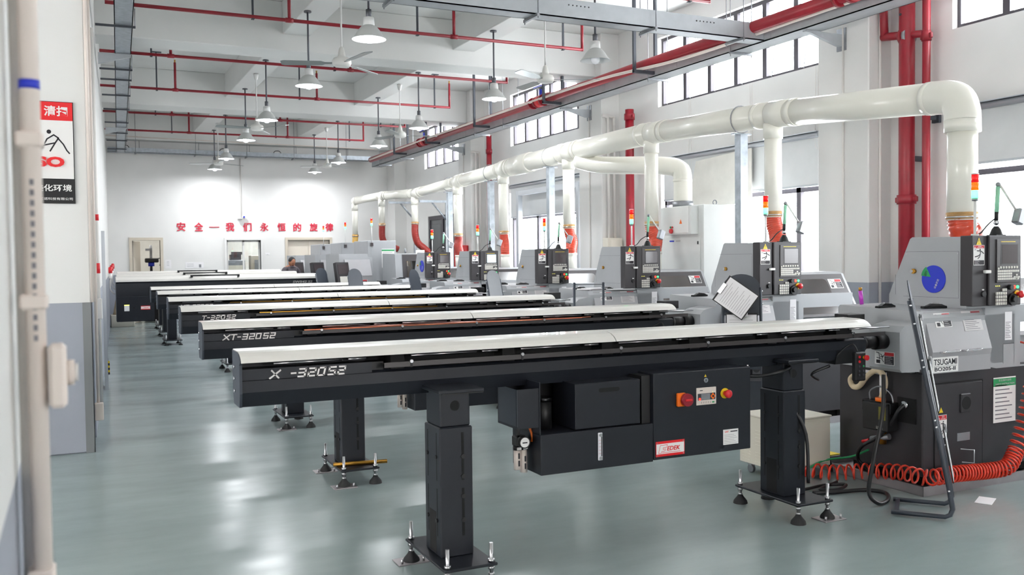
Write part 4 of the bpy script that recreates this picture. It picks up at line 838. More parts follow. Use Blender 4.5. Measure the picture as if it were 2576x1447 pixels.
tag(MB().cyl((FX[0]+4.52, FY[0]+.62, 1.235), (FX[0]+4.515, FY[0]+.63, 1.335), .014, 'magenta', n=12).cyl((FX[0]+4.515, FY[0]+.63, 1.335), (FX[0]+4.515, FY[0]+.63, 1.36), .012, 'brass', n=12).build('marker_pen'), 'magenta marker standing on the rear of the TSUGAMI lathe bed', 'pen')

# document stands
def doc_stand(x, y, rz, lab, boards, round_top=True, h=1.42):
    """frame stand: x axis is its width, it leans back toward +y, base runs toward +y"""
    t = thing('document_stand', lab, 'stand', (x, y, 0), rz, 'dark document stands')
    b = MB(); w = .16; lean = .24
    for s_ in (-w, w):
        b.tube([(s_, .34, .02), (s_, .04, .02), (s_, .012, .035), (s_, .0, .07), (s_, .02, .2), (s_, lean, h-.1)], .0155, 'charcoal_side', n=6)
    b.box(-w, w, .3, .325, .012, .03, 'charcoal_side'); b.build('frame', t)
    Vv = Vector((0, lean-.0, h-.2)).normalized()
    def board(z0, z1, m, off, ww=w-.01):
        p = MB(); O = Vector((0, (z0-.1)*lean/(h-.2), z0)); L_ = (z1-z0)/Vv.z
        p.add([tuple(O+X*u*ww+Vv*v*L_+Vector((0, -1, .2)).normalized()*(off+dd)) for dd in (0, .006) for u, v in ((-1, 0), (1, 0), (1, 1), (-1, 1))], [(0, 1, 2, 3), (7, 6, 5, 4), (0, 4, 5, 1), (1, 5, 6, 2), (2, 6, 7, 3), (3, 7, 4, 0)], m)
        return p
    if boards:
        for z0, z1 in ((h-.34, h-.1), (.62, .98), (.2, .52)): board(z0, z1, 'charcoal_side', .004).build('back_plate', t)
    else:
        wm = MB(); P_ = lambda u, z: Vector((u, (z-.1)*lean/(h-.2)-.01, z))
        for z in (h-.12, h-.36, .9, .6): wm.cyl(P_(-w, z), P_(w, z), .004, 'charcoal_side', n=6)
        for i in range(13): wm.cyl(P_(-w+w*i/6, .6), P_(-w+w*i/6, .9), .002, 'charcoal_side', n=5)
        for i in range(9): wm.cyl(P_(-w, .62+.035*i), P_(w, .62+.035*i), .002, 'charcoal_side', n=5)
        wm.build('wire_basket', t)
    if round_top:
        p = MB(); pts = [(w*math.cos(math.radians(a)), w*.75*math.sin(math.radians(a))) for a in range(0, 181, 15)]; O = Vector((0, (h-.2)*lean/(h-.2), h-.1))
        n_ = Vector((0, -1, .2)).normalized()
        p.add([tuple(O+X*u+Vv*v+n_*d_) for d_ in (.004, .01) for u, v in pts], [tuple(range(13)), tuple(range(13, 26))[::-1]]+[(i, (i+1) % 13, 13+(i+1) % 13, 13+i) for i in range(13)], 'charcoal_side').build('top_plate', t)
    rv = MB()
    for s_ in (-w-.014, w+.014):
        for z in (.18, .56, .6, .92, .96, h-.24, h-.13): rv.ball((s_, .02+(z-.2)*(lean-.02)/(h-.3) if z > .2 else .02, z), .008, 'chrome', 8)
    rv.build('rivet', t)
    return t, Vv
def clip_sheet(x, y, z, rz, lab, tilt=.17, roll=0., w=.22, h=.31):
    t = thing('clipboard', lab, 'clipboard', (x, y, z), rz)
    M = Matrix.Rotation(roll, 4, 'Y') @ Matrix.Rotation(-tilt, 4, 'X')
    MB(M).box(-w/2-.008, w/2+.008, .0, .006, -h/2-.01, h/2+.01, 'black').build('board', t)
    b = MB(M).box(-w/2, w/2, -.004, .0, -h/2, h/2-.005, 'paper'); 
    for i in range(12): b.box(-w/2+.02, w/2-.03-.03*(i % 3), -.0046, -.004, h/2-.05-.02*i, h/2-.052-.02*i, 'paper_text')
    b.build('paper', t)
    MB(M).box(-.05, .05, -.014, -.004, h/2-.025, h/2+.012, 'steel', .003).build('clip', t)
    return t
th = math.atan2(.64, .77)
sx, sy2 = 4.827, 3.872
st, _ = doc_stand(sx, sy2, th, 'dark document stand seen edge-on with pages, in front of the TSUGAMI lathe', True)
E1 = Vector((math.cos(th), math.sin(th), 0)); E2 = Vector((-math.sin(th), math.cos(th), 0))
for z, lab in ((1.06, 'clipboard with pages in the top holder of the edge-on stand'), (.8, 'clipboard with pages in the middle holder of the edge-on stand'), (.38, 'clipboard with pages in the lowest holder of the edge-on stand')):
    p = Vector((sx, sy2, z))+E2*(.02+(z-.1)*.2-.055); clip_sheet(p.x, p.y, z, th, lab, .17)
tag(MB().tube([(4.885, 3.85, .32), (4.93, 3.8, .32), (4.93, 3.8, .4), (4.885, 3.86, .4)], .003, 'steel', n=5).build('wire_hook'), 'thin bent wire hook low on the edge-on stand', 'hook')
for k, rz, dx, dy, lab, rt in [(1, -.62, 4.34, -.42, 'dark document stand with round top holding a clipboard, by the pink-doored lathe', True), (2, -.55, 4.13, -.42, 'dark wire document stand in front of the lathe left of the white cabinet', False), (3, .56, 4.2, -.42, 'dark document stand in front of the lathe behind the T-320 S2 feeder', True), (4, .75, 3.93, -.42, 'dark document stand seen nearly edge-on by the lit-screen lathe', True), (5, .47, 3.55, -.3, 'dark document stand left of the yellow-lit machine', True), (5, .6, 3.5, 1.9, 'dark document stand among the rear machines, beside the worker', True)]:
    doc_stand(FX[k]+dx, FY[k]+dy, rz, lab, rt, rt)
clip_sheet(FX[1]+4.33, FY[1]-.33, 1.24, -.66, 'tilted clipboard with a printed sheet on the stand by the pink-doored lathe', .2, -.95, .24, .29)
clip_sheet(FX[1]+4.37, FY[1]-.36, .95, -.66, 'lower clipboard with a pink-tinged sheet on the stand by the pink-doored lathe', .17, 0, .25, .3)

# ================================================================ exhaust duct
DZ = [2.90, 3.09, 3.20, 3.215, 3.19, 3.157]
DP = [Vector((FX[k]+5.92, FY[k]+1.0, DZ[k])) for k in range(6)]+[Vector((6.87, 19.4, 3.06)), Vector((6.75, 21.45, 3.14)), Vector((6.72, 23.7, 3.15))]
t = thing('exhaust_duct', 'cream exhaust duct running above all the lathes with drops to each', 'duct', (0, 0, 0))
def seg(a, b_, r): return MB().tube([a, b_], r, 'pvc', n=28)
for k in range(8):
    r = [.135, .135, .145, .15, .13, .105, .1, .095][k]; a, c = DP[k], DP[k+1]
    bb = seg(a+(c-a).normalized()*(.0 if k else .12), c, r); bo_ = bb.build('main_pipe', t); d_ = (c-a).normalized(); L_ = (c-a).length
    for s0, s1, q_ in [(.17, .23, 1.05), (L_-.4, L_-.32, 1.05), (L_-.29, L_, 1.04)]+([(L_-1.2, L_-.55, 1.12)] if k == 3 else []): MB().cyl(a+d_*s0, a+d_*s1, r*q_, 'pvc', n=28).build('coupling', bo_)
# near elbow
a = DP[0]; d_ = (DP[1]-a).normalized(); R_ = .135
el = MB().tube(smooth_path([a+d_*.2, a+d_*.12, a+d_*.02+Z*-.005, a-d_*.07-Z*.04, a-d_*.11-Z*.13, a-d_*.115-Z*.2], 5), R_*1.04, 'pvc', n=28); el.build('elbow', t)
DB = [1.87, 2.0, 1.99, 2.04, 2.02, 2.04, 2.36, 2.4, 2.2]
for k in range(9):
    p = DP[k] if k else DP[0]-d_*.115
    r = .105 if k == 0 else [.085]*9 and (.09 if k < 6 else .075)
    b = MB()
    if k == 0: b.cyl((p.x, p.y, DB[0]), (p.x, p.y, p.z-.16), .118, 'pvc', n=28).cyl((p.x, p.y, p.z-.3), (p.x, p.y, p.z-.2), .142, 'pvc', n=28)
    else: b.cyl((p.x, p.y, DB[k]), (p.x, p.y, p.z-.05), r, 'pvc', n=24).cyl((p.x, p.y, p.z-.26), (p.x, p.y, p.z-.08), r*1.13, 'pvc', n=24)
    if k == 8: b.ball(DP[8], .1, 'pvc')
    do = b.build('drop_pipe', t)
    if k == 0:
        s_ = MB(); 
        for i in range(6):
            a0 = math.radians(-62+7*i); a1 = a0+math.radians(7.2); h_ = [.35, .7, .78, .74, .6, .3][i]
            s_.quad([(p.x+.1185*math.cos(a0), p.y+.1185*math.sin(a0), DB[0]), (p.x+.1185*math.cos(a1), p.y+.1185*math.sin(a1), DB[0]), (p.x+.1185*math.cos(a1), p.y+.1185*math.sin(a1), DB[0]+h_*.95), (p.x+.1185*math.cos(a0), p.y+.1185*math.sin(a0), DB[0]+h_)], 'pvc_rust')
        s_.build('rust_stain', do)
# branch to the white cabinet
bp = smooth_path([(6.86, 12.0, 3.05), (7.0, 11.6, 2.95), (7.2, 10.85, 2.88), (7.36, 10.4, 2.83), (7.42, 10.26, 2.78), (7.44, 10.2, 2.68), (7.44, 10.2, 2.27)], 4)
MB().tube(bp, .125, 'pvc', n=28).cyl((7.26, 10.66, 2.86), (7.28, 10.6, 2.855), .131, 'pvc', n=28).cyl((7.44, 10.2, 2.6), (7.44, 10.2, 2.64), .131, 'pvc', n=28).build('branch_pipe', t)
# flexible hoses
def hose(k, pts, r, m, lab, ring=True):
    h = thing('exhaust_hose', lab, 'hose', tuple(pts[0]), 0, 'flexible exhaust hoses')
    q = [Vector(p)-Vector(pts[0]) for p in smooth_path(pts, 10)]
    fine = []
    L_ = sum((b_-a_).length for a_, b_ in zip(q, q[1:])); n_ = int(L_/.008); 
    seglen = L_/n_; cur = 0; i = 0; acc = 0
    for j in range(n_+1):
        s_ = j*seglen
        while i < len(q)-2 and acc+(q[i+1]-q[i]).length < s_: acc += (q[i+1]-q[i]).length; i += 1
        fine.append(q[i].lerp(q[i+1], min(1, max(0, (s_-acc)/max((q[i+1]-q[i]).length, 1e-6)))))
    rs = [r*(1.06 if (j % 3) == 0 else .96) for j in range(len(fine))]
    MB().tube(fine, r, m, n=20, rs=rs).build('hose', h)
    c = MB(); c.cyl(q[0]-Z*.01, q[0]+Z*.045, r*1.1, 'brass' if m == 'hose_amber' else 'pvc_rust', n=20); c.cyl(q[0]-Z*.0, q[0]+Z*.012, r*1.13, 'steel', n=20); c.build('clamp_band', h)
HL = ['orange-red flexible hose bending into the top of the TSUGAMI lathe', 'orange-red flexible hose behind the panel of the pink-doored lathe', 'orange-red flexible hose behind the panel of the lathe left of the white cabinet', 'bright orange flexible hose between stub and duct behind the T-320 S2 feeder', 'ribbed red flexible hose beside the lathe with the lit screen', 'ribbed dark red flexible hose beside the lathe by the yellow-lit machine']
for k in range(6):
    p = DP[k] if k else DP[0]-d_*.115; e = Vector((FX[k]+5.9, FY[k]+.9, 1.66))
    z0 = DB[k]; a_ = [.19, .05, .09, .08, .03, -.05][k]
    pts = [(p.x, p.y, z0+.02), (p.x+.005, p.y-.01, z0-.07), ((p.x+e.x)/2+a_*.4, (p.y+e.y)/2, (z0+e.z)/2), (e.x+(.12 if k == 0 else 0), e.y, e.z+.06), (e.x+(.12 if k == 0 else 0), e.y, e.z-.01)]
    hose(k, pts, .112 if k == 0 else .085, 'hose_red' if k < 5 else 'hose_dark', HL[k])
p6, p7, p8 = DP[6], DP[7], DP[8]
hose(6, [p6-Z*.68, p6-Z*.9, p6-Z*1.1+X*.06, p6-Z*1.22+X*.2, p6-Z*1.32+X*.3, p6-Z*1.5+X*.32], .078, 'hose_dark', 'dark red flexible hose curving to the yellow-lit machine')
hose(7, [p7-Z*.72, p7-Z*1.0, p7-Z*1.16+X*.08, p7-Z*1.24+X*.25, p7-Z*1.3+X*.4], .078, 'hose_dark', 'dark red flexible hose dipping behind the middle rear machine')
hose(8, [p8-Z*.94, p8-Z*1.15, p8-Z*1.25+X*.12, p8-Z*1.3+X*.34, p8-Z*1.38+X*.42, p8-Z*1.5+X*.44], .078, 'hose_amber', 'amber yellow flexible hose farthest back, before the back wall')
# duct support posts
for (x, y, z, lab) in [(6.72, 8.12, 3.11, 'galvanised steel post under the duct beside the pink-doored lathe'), (6.91, 13.01, 3.21, 'galvanised steel post under the duct behind the T-320 S2 feeder'), (6.98, 15.5, 3.18, 'galvanised steel post under the duct by the lit-screen lathe'), (7.06, 17.77, 3.14, 'galvanised steel post under the duct beside the dark metal door')]:
    t = thing('duct_post', lab, 'post', (x, y, 0), 0, 'galvanised posts under the duct'); zz = z-.15
    MB().box(-.05, .05, -.05, -.044, 0, zz-.02, 'galvanised').box(-.05, -.044, -.044, .05, 0, zz-.02, 'galvanised').box(.044, .05, -.044, .05, 0, zz-.02, 'galvanised').build('post', t)
    MB().box(-.12, .12, -.03, .03, zz-.02, zz-.005, 'galvanised').box(-.09, .09, -.09, .09, 0, .01, 'galvanised').build('saddle', t)
    MB().tube([(.15*math.cos(math.radians(a)), 0, zz+.15+.15*math.sin(math.radians(a))) for a in range(-90, 271, 15)], .006, 'steel_dull', n=6).build('clamp', t)
for (x, y, z, lab) in [(7.06, 19.2, 2.95, 'light steel wall bracket frame carrying the duct before the corner'), (6.9, 20.9, 3.02, 'light steel bracket frame holding the duct by the back corner')]:
    t = thing('duct_bracket', lab, 'bracket', (x+.5, y, 0), 0)
    MB().box(-.03, .03, -.03, .03, 0, z-.1, 'galvanised').build('post', t); MB().box(-.65, .03, -.025, .025, z-.1, z-.05, 'galvanised').tube([(0, 0, z-.5), (-.35, 0, z-.1)], .02, 'galvanised', n=6).build('arm', t)
# ================================================================ other machines and things
t = thing('filter_cabinet', 'tall white filter cabinet with a small switch box on its side, by the windows', 'cabinet', (7.25, 9.5, 0))
MB().box(0, .52, 0, .95, .05, 2.26, 'machine_white', .008).box(.02, .5, .02, .93, 0, .05, 'lathe_dark').build('body', t)
d_o = MB().box(-.012, 0, .06, .86, .3, 1.85, 'machine_white', .004).build('door', t)
MB().box(-.02, -.012, .09, .105, 1.75, 1.79, 'black').box(-.02, -.012, .09, .105, .9, .94, 'black').build('latch', d_o)
sb = MB().box(-.12, 0, .1, .72, 1.88, 2.25, 'machine_white', .006).box(-.128, -.12, .14, .68, 1.9, 2.24, 'machine_white', .004); so = sb.build('switch_box', t)
bt = MB().cyl((-.136, .53, 1.98), (-.128, .53, 1.98), .014, 'green', n=12).cyl((-.136, .49, 1.98), (-.128, .49, 1.98), .014, 'red', n=12).cyl((-.15, .51, 1.93), (-.128, .51, 1.93), .032, 'red', n=16); bt.build('button', so)
b = MB().prism([(.28, 2.02), (.34, 2.02), (.31, 2.08)], 'x', -.1295, -.128, 'orange').prism([(.15, .98), (.21, .98), (.18, 1.06)], 'x', -.0135, -.012, 'orange').box(-.0135, -.012, .15, .21, .92, .97, 'orange'); b.build('warning_sticker', t)
b = MB().box(-.0135, -.012, .62, .72, 1.79, 1.81, 'blue').box(-.0135, -.012, .48, .58, 1.79, 1.81, 'label_faint'); b.build('maker_label', t)
MB().cyl((.19, .7, 2.26), (.19, .7, 2.34), .14, 'steel_dull', n=24).build('outlet_collar', t)
for y in (.1, .85): MB().tube([(.26+.03*math.cos(math.radians(a)), y, 2.29+.03*math.sin(math.radians(a))) for a in range(0, 361, 30)], .008, 'steel_dull', n=6).build('lifting_eye', t)

# machine with a yellow-lit window
t = thing('turning_centre', 'grey machine with a dark front and a glowing yellow window', 'machine', (6.02, 17.6, 0))
MB().prism([(0, .1), (0, 1.1), (.08, 1.7), (.9, 1.72), (.9, .1)], 'x', -.2, .55, 'lathe_grey').build('body', t)
MB().prism([(-.002, 1.1), (.078, 1.69), (.07, 1.69), (-.012, 1.1)], 'x', -.05, .5, 'panel_mid').build('door', t)
MB().prism([(-.006, 1.16), (.048, 1.56), (.044, 1.56), (-.014, 1.16)], 'x', .04, .46, 'amber_glass').build('window', t)
MB().cyl((.32, .12, 1.45), (.32, .14, 1.45), .05, 'lamp_lit', n=16).build('inner_lamp', t)
MB().box(.0, .5, -.01, -.004, .9, 1.09, 'lathe_grey').cyl((.1, .3, 1.72), (.1, .3, 1.82), .02, 'steel_dull', n=10).cyl((.46, .4, 1.6), (.46, .4, 1.78), .09, 'pvc', n=20).build('fitting', t)
L = bpy.data.lights.new('machine_lamp', 'POINT'); L.energy = 3; L.color = (1, .8, .3); L.shadow_soft_size = .05
lo = bpy.data.objects.new('machine_lamp', L); C.objects.link(lo); lo.location = (6.32, 17.85, 1.4)
# three larger machines at the back
def back_machine(x, y, lab):
    t = thing('machining_centre', lab, 'machine', (x, y, 0), 0, 'grey machines by the back wall')
    MB().prism([(0, 0), (0, 1.3), (.06, 1.72), (1.15, 1.72), (1.15, 0)], 'x', 0, .72, 'lathe_grey').build('body', t)
    MB().box(.62, 1.25, .05, 1.1, .0, 2.0, 'lathe_grey', .01).build('electrical_cabinet', t)
    MB().prism([(-.2, .9), (-.2, 1.25), (-.02, 1.6), (.02, 1.6), (.02, .9)], 'x', .1, .64, 'lathe_warm').build('hood', t)
    h = MB().box(.28, .286, -.205, -.2, .95, 1.25, 'deep').box(.1, .64, -.205, -.2, 1.255, 1.26, 'deep'); h.build('seam', t)
    wide_danger(Vector((.33, -.201, 1.08)), X, Z, .2, .1).build('danger_sticker', t)
    notice(Vector((.33, -.201, .95)), X, Z, .22, .12, 'paper', None, 5).build('notice_sticker', t)
    notice(Vector((.93, .049, 1.42)), X, Z, .28, .4, 'sticker_white', ('green', 0, 1, .88), 10).build('safety_notice', t)
    notice(Vector((1.0, .049, .95)), X, Z, .18, .32, 'paper', None, 8).build('notice_sticker', t)
    cpx = MB(Matrix.Translation((-.02, -.35, 1.1)) @ Matrix.Rotation(.35, 4, 'Z') @ Matrix.Rotation(-.2, 4, 'X')).box(-.16, .16, -.05, .05, 0, .45, 'panel_dark', .008).box(-.12, .12, -.056, -.05, .2, .4, 'screen_off').box(-.1, .1, -.056, -.05, .03, .15, 'key')
    cpx.build('control_panel', t)
    MB().tube([(-.0, -.3, 1.05), (.0, -.3, .95), (.15, -.1, .95), (.15, .02, .95)], .025, 'rod_white', n=8).build('panel_arm', t)
    st = MB().box(.68, .74, .02, .06, 1.88, 1.95, 'panel_mid').cyl((.71, .03, 1.95), (.71, .03, 2.32), .008, 'rod_white', n=8); so_ = st.build('signal_tower', t)
    for z, m_, nm in ((2.32, 'lens_green', 'green_lens'), (2.37, 'lens_amber', 'amber_lens'), (2.42, 'lens_red', 'red_lens')): MB().cyl((.71, .03, z), (.71, .03, z+.048), .022, m_, n=12).build(nm, so_)
    return t
m1 = back_machine(4.97, 18.75, 'grey machining centre with a large white and green notice, first of three at the back')
dup(m1, (5.0, 20.95, 0), 'grey machining centre between the two other back machines')
dup(m1, (5.03, 23.15, 0), 'grey machining centre nearest the beige double door')
tag(MB().box(8.02, 8.2, 19.5, 19.95, 1.2, 1.9, 'red', .01).build('hydrant_box'), 'dark red fire box on the third wall pillar', 'box')

# stabiliser box on castors, behind the front feeder's right leg
t = thing('voltage_stabiliser', 'white vented cabinet on castors behind the feeder leg beside the TSUGAMI lathe', 'cabinet', (4.42, 4.95, 0))
b = MB().box(0, .48, 0, .42, .08, .43, 'box_cream', .004).box(-.008, .488, -.008, .428, .43, .445, 'box_cream', .004); bo = b.build('body', t)
v = MB()
for c_ in (.3, .16):
    for i in range(5): v.prism([(c_, .33-.026*i), (c_+.09, .33-.026*i), (c_+.085, .337-.026*i), (c_+.005, .337-.026*i)], 'x', -.006, 0, 'box_cream')
    for i in range(4): v.prism([(c_, .17-.022*i), (c_+.09, .17-.022*i), (c_+.085, .176-.022*i), (c_+.005, .176-.022*i)], 'x', -.006, 0, 'box_cream')
v.build('louvre', bo)
MB().box(.03, .45, -.006, 0, .1, .41, 'box_cream', .002).box(.03, .45, -.0065, -.006, .1, .102, 'steel_dull').build('door', t)
MB().prism([(.04, .19), (.13, .19), (.085, .27)], 'y', -.0075, -.006, 'ink').prism([(.05, .195), (.12, .195), (.085, .26)], 'y', -.0082, -.0075, 'orange').build('warning_sticker', t)
MB().box(-.008, -.002, .06, .13, .29, .37, 'ink').box(-.009, -.008, .07, .12, .3, .36, 'clear_sheet').build('meter', t)
for x in (.06, .42):
    for y in (.06, .36): MB().cyl((x-.012, y, .03), (x+.012, y, .03), .03, 'steel_dull', n=16).box(x-.018, x+.018, y-.02, y+.02, .055, .08, 'steel').build('castor', t)
for pts, r, lab in [([(4.93, 5.3, .4), (4.97, 5.25, .42), (5.0, 5.15, .3), (4.97, 5.05, .15), (4.94, 4.98, .02)], .012, 'black cable looping off the back of the white vented cabinet'),
                    ([(4.3, 4.35, .9), (4.2, 4.4, .85), (4.3, 4.45, .8)], .01, 'short black cable behind the remote'),
                    ([(4.66, 4.25, .83), (4.62, 4.22, .6), (4.52, 4.2, .3), (4.5, 4.22, .1), (4.56, 4.2, .022), (4.7, 4.25, .016), (4.82, 4.38, .016), (4.76, 4.5, .016), (4.55, 4.55, .016), (4.4, 4.6, .016)], .013, 'thick black cable hanging from the remote and looping on the floor'),
                    ([(4.2, 4.75, .016), (4.4, 4.7, .016), (4.6, 4.72, .016), (4.75, 4.66, .02), (4.6, 4.58, .02), (4.5, 4.64, .02), (4.75, 4.74, .02)], .011, 'coiled black cable on the floor beside the drip tray')]:
    tag(MB().tube(smooth_path(pts, 6), r, 'cable', n=8).build('power_cable'), lab, 'cable')
tag(MB().tube(smooth_path([(4.66, 4.9, .1), (4.85, 4.95, .12), (5.0, 4.85, .15), (5.03, 4.72, .22)], 6), .008, 'green', n=6).build('air_line'), 'thin green air line between the white cabinet and the lathe', 'hose')
tag(MB().prism([(4.85, 5.3), (5.35, 5.3), (5.3, 5.75), (4.9, 5.75)], 'z', .0, .05, 'yellow').build('floor_mat'), 'yellow mat on the floor behind the white vented cabinet', 'mat')
# coiled red air hose
ctrl = smooth_path([(4.68, 5.02, .06), (4.78, 4.82, .06), (4.92, 4.6, .1), (4.98, 4.4, .125), (5.0, 4.23, .125), (5.08, 4.2, .125), (5.25, 4.2, .125), (5.42, 4.19, .12), (5.56, 4.17, .12), (5.68, 4.13, .14), (5.77, 4.14, .21), (5.85, 4.15, .33), (5.93, 4.16, .49), (6.0, 4.17, .67), (6.08, 4.18, .85)], 8)
ln = [0]
for a, b_ in zip(ctrl, ctrl[1:]): ln.append(ln[-1]+(b_-a).length)
def at(s_):
    for i in range(len(ctrl)-1):
        if ln[i+1] >= s_: return ctrl[i].lerp(ctrl[i+1], (s_-ln[i])/max(ln[i+1]-ln[i], 1e-6)), (ctrl[i+1]-ctrl[i]).normalized()
    return ctrl[-1], (ctrl[-1]-ctrl[-2]).normalized()
pts = []; ph = 0; s_ = 0
while s_ < ln[-1]:
    p, d = at(s_); a = d.cross(Z).normalized(); c = a.cross(d)
    pts.append(p+.05*(math.cos(ph)*a+math.sin(ph)*c)+Z*.006)
    u = s_/ln[-1]; pitch = .055 if u < .42 else .034 if u < .5 else .026 if u < .72 else .05
    s_ += pitch/14; ph += 2*PI/14
pts += smooth_path([pts[-1], (6.1, 4.24, .93), (6.1, 4.33, .96), (6.1, 4.418, .96)], 5)[1:]
tag(MB().tube(pts, .0075, 'coil_red', n=6).build('coiled_hose'), 'bright red coiled air hose along the drip tray of the TSUGAMI lathe', 'hose')
tag(MB(Matrix.Translation((5.27, 3.98, .0)) @ Matrix.Rotation(.5, 4, 'Z')).box(-.09, .09, -.05, .05, .001, .004, 'paper').build('paper_sheet'), 'white sheet of paper on the floor under the coiled red hose', 'paper')

# ================================================================ worker at the back
def person():
    t = thing('person', 'person in a grey polo shirt looking down, standing before the beige double door', 'person', (4.72, 22.5, 0), math.radians(20))
    V = [(0, 0, .95), (0, -.02, 1.1), (0, -.03, 1.28), (0, -.05, 1.4), (0, -.09, 1.47),
         (-.18, -.04, 1.37), (-.24, -.12, 1.14), (-.17, -.32, 1.03), (-.13, -.4, 1.03),
         (.18, -.04, 1.37), (.24, -.12, 1.14), (.17, -.32, 1.03), (.13, -.4, 1.03),
         (-.1, 0, .9), (-.11, -.02, .5), (-.11, .02, .09), (-.12, -.14, .04),
         (.1, 0, .9), (.11, -.02, .5), (.11, .02, .09), (.12, -.14, .04)]
    E_ = [(0, 1), (1, 2), (2, 3), (3, 4), (3, 5), (5, 6), (6, 7), (7, 8), (3, 9), (9, 10), (10, 11), (11, 12), (0, 13), (13, 14), (14, 15), (15, 16), (0, 17), (17, 18), (18, 19), (19, 20)]
    Rr = [.15, .14, .16, .1, .055, .075, .05, .04, .035, .075, .05, .04, .035, .1, .065, .045, .045, .1, .065, .045, .045]
    me = bpy.data.meshes.new('body'); me.from_pydata(V, E_, []); o = bpy.data.objects.new('body', me); C.objects.link(o); o.parent = t
    sk = o.modifiers.new('skin', 'SKIN'); ss = o.modifiers.new('sub', 'SUBSURF'); ss.levels = 2; ss.render_levels = 2
    for i, v in enumerate(me.skin_vertices[0].data): v.radius = (Rr[i], Rr[i]); v.use_root = (i == 0)
    dg = bpy.context.evaluated_depsgraph_get(); dg.update(); m2 = bpy.data.meshes.new_from_object(o.evaluated_get(dg)); o.modifiers.clear(); o.data = m2
    for nm in ('shirt', 'trousers', 'skin', 'shoe'): m2.materials.append(MATS[nm])
    for p in m2.polygons:
        c = p.center; arm = abs(c.x) > .2 or c.y < -.2 and c.z > .9
        p.material_index = 3 if c.z < .09 else 1 if c.z < .97 and not arm else 2 if (c.z > 1.44 or (arm and c.z < 1.2)) else 0
        p.use_smooth = True
    # head bent forward
    M = Matrix.Translation((0, -.11, 1.555)) @ Matrix.Rotation(math.radians(28), 4, 'X')
    hb = MB(M @ Matrix.Diagonal((.075, .095, .115, 1))).ball((0, 0, 0), 1, 'skin', 24)
    hb.M = M; hb.prism([(-.012, -.02), (.012, -.02), (.006, .025), (-.006, .025)], 'y', -.11, -.085, 'skin')
    hb.ball((-.028, -.083, .012), .009, 'hair', 8).ball((.028, -.083, .012), .009, 'hair', 8).box(-.022, .022, -.09, -.084, -.05, -.044, 'red_pipe')
    for s_ in (-1, 1): hb.ball((s_*.076, .005, -.005), .018, 'skin', 8)
    hb.build('head', t)
    hh = MB(M @ Matrix.Diagonal((.081, .1, .11, 1))); k = 12; n = 24; prof = []
    for i in range(k+1):
        a = PI*.5*i/k; prof.append((max(math.cos(a), 1e-4), math.sin(a)))
    hh.M = M @ Matrix.Translation((0, .018, .022)) @ Matrix.Rotation(math.radians(-14), 4, 'X') @ Matrix.Diagonal((.081, .096, .105, 1)); hh.lathe([(.9, -.35)]+prof, (0, 0, 0), 'hair', n)
    hh.build('hair', t)
    for s_ in (-1, 1):
        hd = MB(); p = Vector((s_*.12, -.42, 1.025)); hd.ball(p, .032, 'skin', 10)
        for i in range(4): hd.tube([p+Vector((-.024+.016*i, -.02, 0)), p+Vector((-.024+.016*i, -.06-.004*(i % 2), -.005)), p+Vector((-.024+.016*i, -.08, -.025))], .008, 'skin', n=6)
        hd.tube([p+Vector((-s_*.028, .0, 0)), p+Vector((-s_*.05, -.035, -.01))], .009, 'skin', n=6); hd.build('hand', t)
    MB(Matrix.Translation((0, -.08, 1.43))).lathe([(.08, 0), (.075, .03), (.082, .035), (.09, .0)], (0, 0, 0), 'shirt', 18).build('collar', t)
person()

# ================================================================ back wall things
ch = '安全—我们永恒的旋律'; px = [456.5, 498.5, 535.5, 574, 617, 660, 704, 745, 788, 830]
t = thing('wall_slogan', 'red raised slogan characters in a row across the white back wall', 'sign', (0, YB, 2.4))
for i, c_ in enumerate(ch):
    xc = 2.536+(px[i]-456.5)/(830-456.5)*(6.48-2.536); b = MB(); w = .22 if c_ != '—' else .26
    if c_ == '—': b.box(xc-.13, xc+.13, -.02, 0, .1, .118, 'red_letter')
    else: b.text(c_, (xc-w/2, -.0, 0), X, Z, .23, 'red_letter', .02, 0, .018, w)
    b.build('character', t)
t = thing('dome_camera', 'small white camera on a bracket on the back wall above the slogan', 'camera', (4.08, YB, 2.72))
MB().box(-.1, .03, -.12, 0, 0, .015, 'rod_white').box(-.12, .0, -.16, -.1, .01, .03, 'rod_white').build('bracket', t); MB().ball((.05, -.08, .06), .055, 'rod_white', 14).cyl((.05, -.15, .06), (.05, -.12, .06), .025, 'blue', n=12).build('camera_body', t)
tag(MB().cyl((4.08, YB-.015, 2.74), (4.08, YB-.015, 4.35), .014, 'conduit_white', n=8).build('wall_conduit'), 'white conduit running up the back wall from the small camera', 'conduit')
for x0, x1, z0, z1, lab, nl in [(2.12, 2.27, 1.42, 1.65, 'white notice sheet right of the open door on the back wall', 4), (2.62, 2.88, 1.42, 1.58, 'white notice with a grey heading, left one of the low pair on the back wall', 3), (2.88, 3.08, 1.42, 1.58, 'white notice with a dark square, right one of the low pair on the back wall', 0), (4.7, 4.82, 1.76, 1.81, 'tiny plate right of the sliding glass door', 1)]:
    b = MB().box(x0, x1, YB-.006, YB, z0, z1, 'paper')
    for i in range(nl): b.box(x0+.04, x1-.05, YB-.007, YB-.006, z1-.04-.035*i, z1-.046-.035*i, 'steel_dull')
    if nl == 0: b.box(x1-.12, x1-.06, YB-.007, YB-.006, z0+.02, z0+.1, 'steel_dull')
    tag(b.build('notice_sheet'), lab, 'notice')
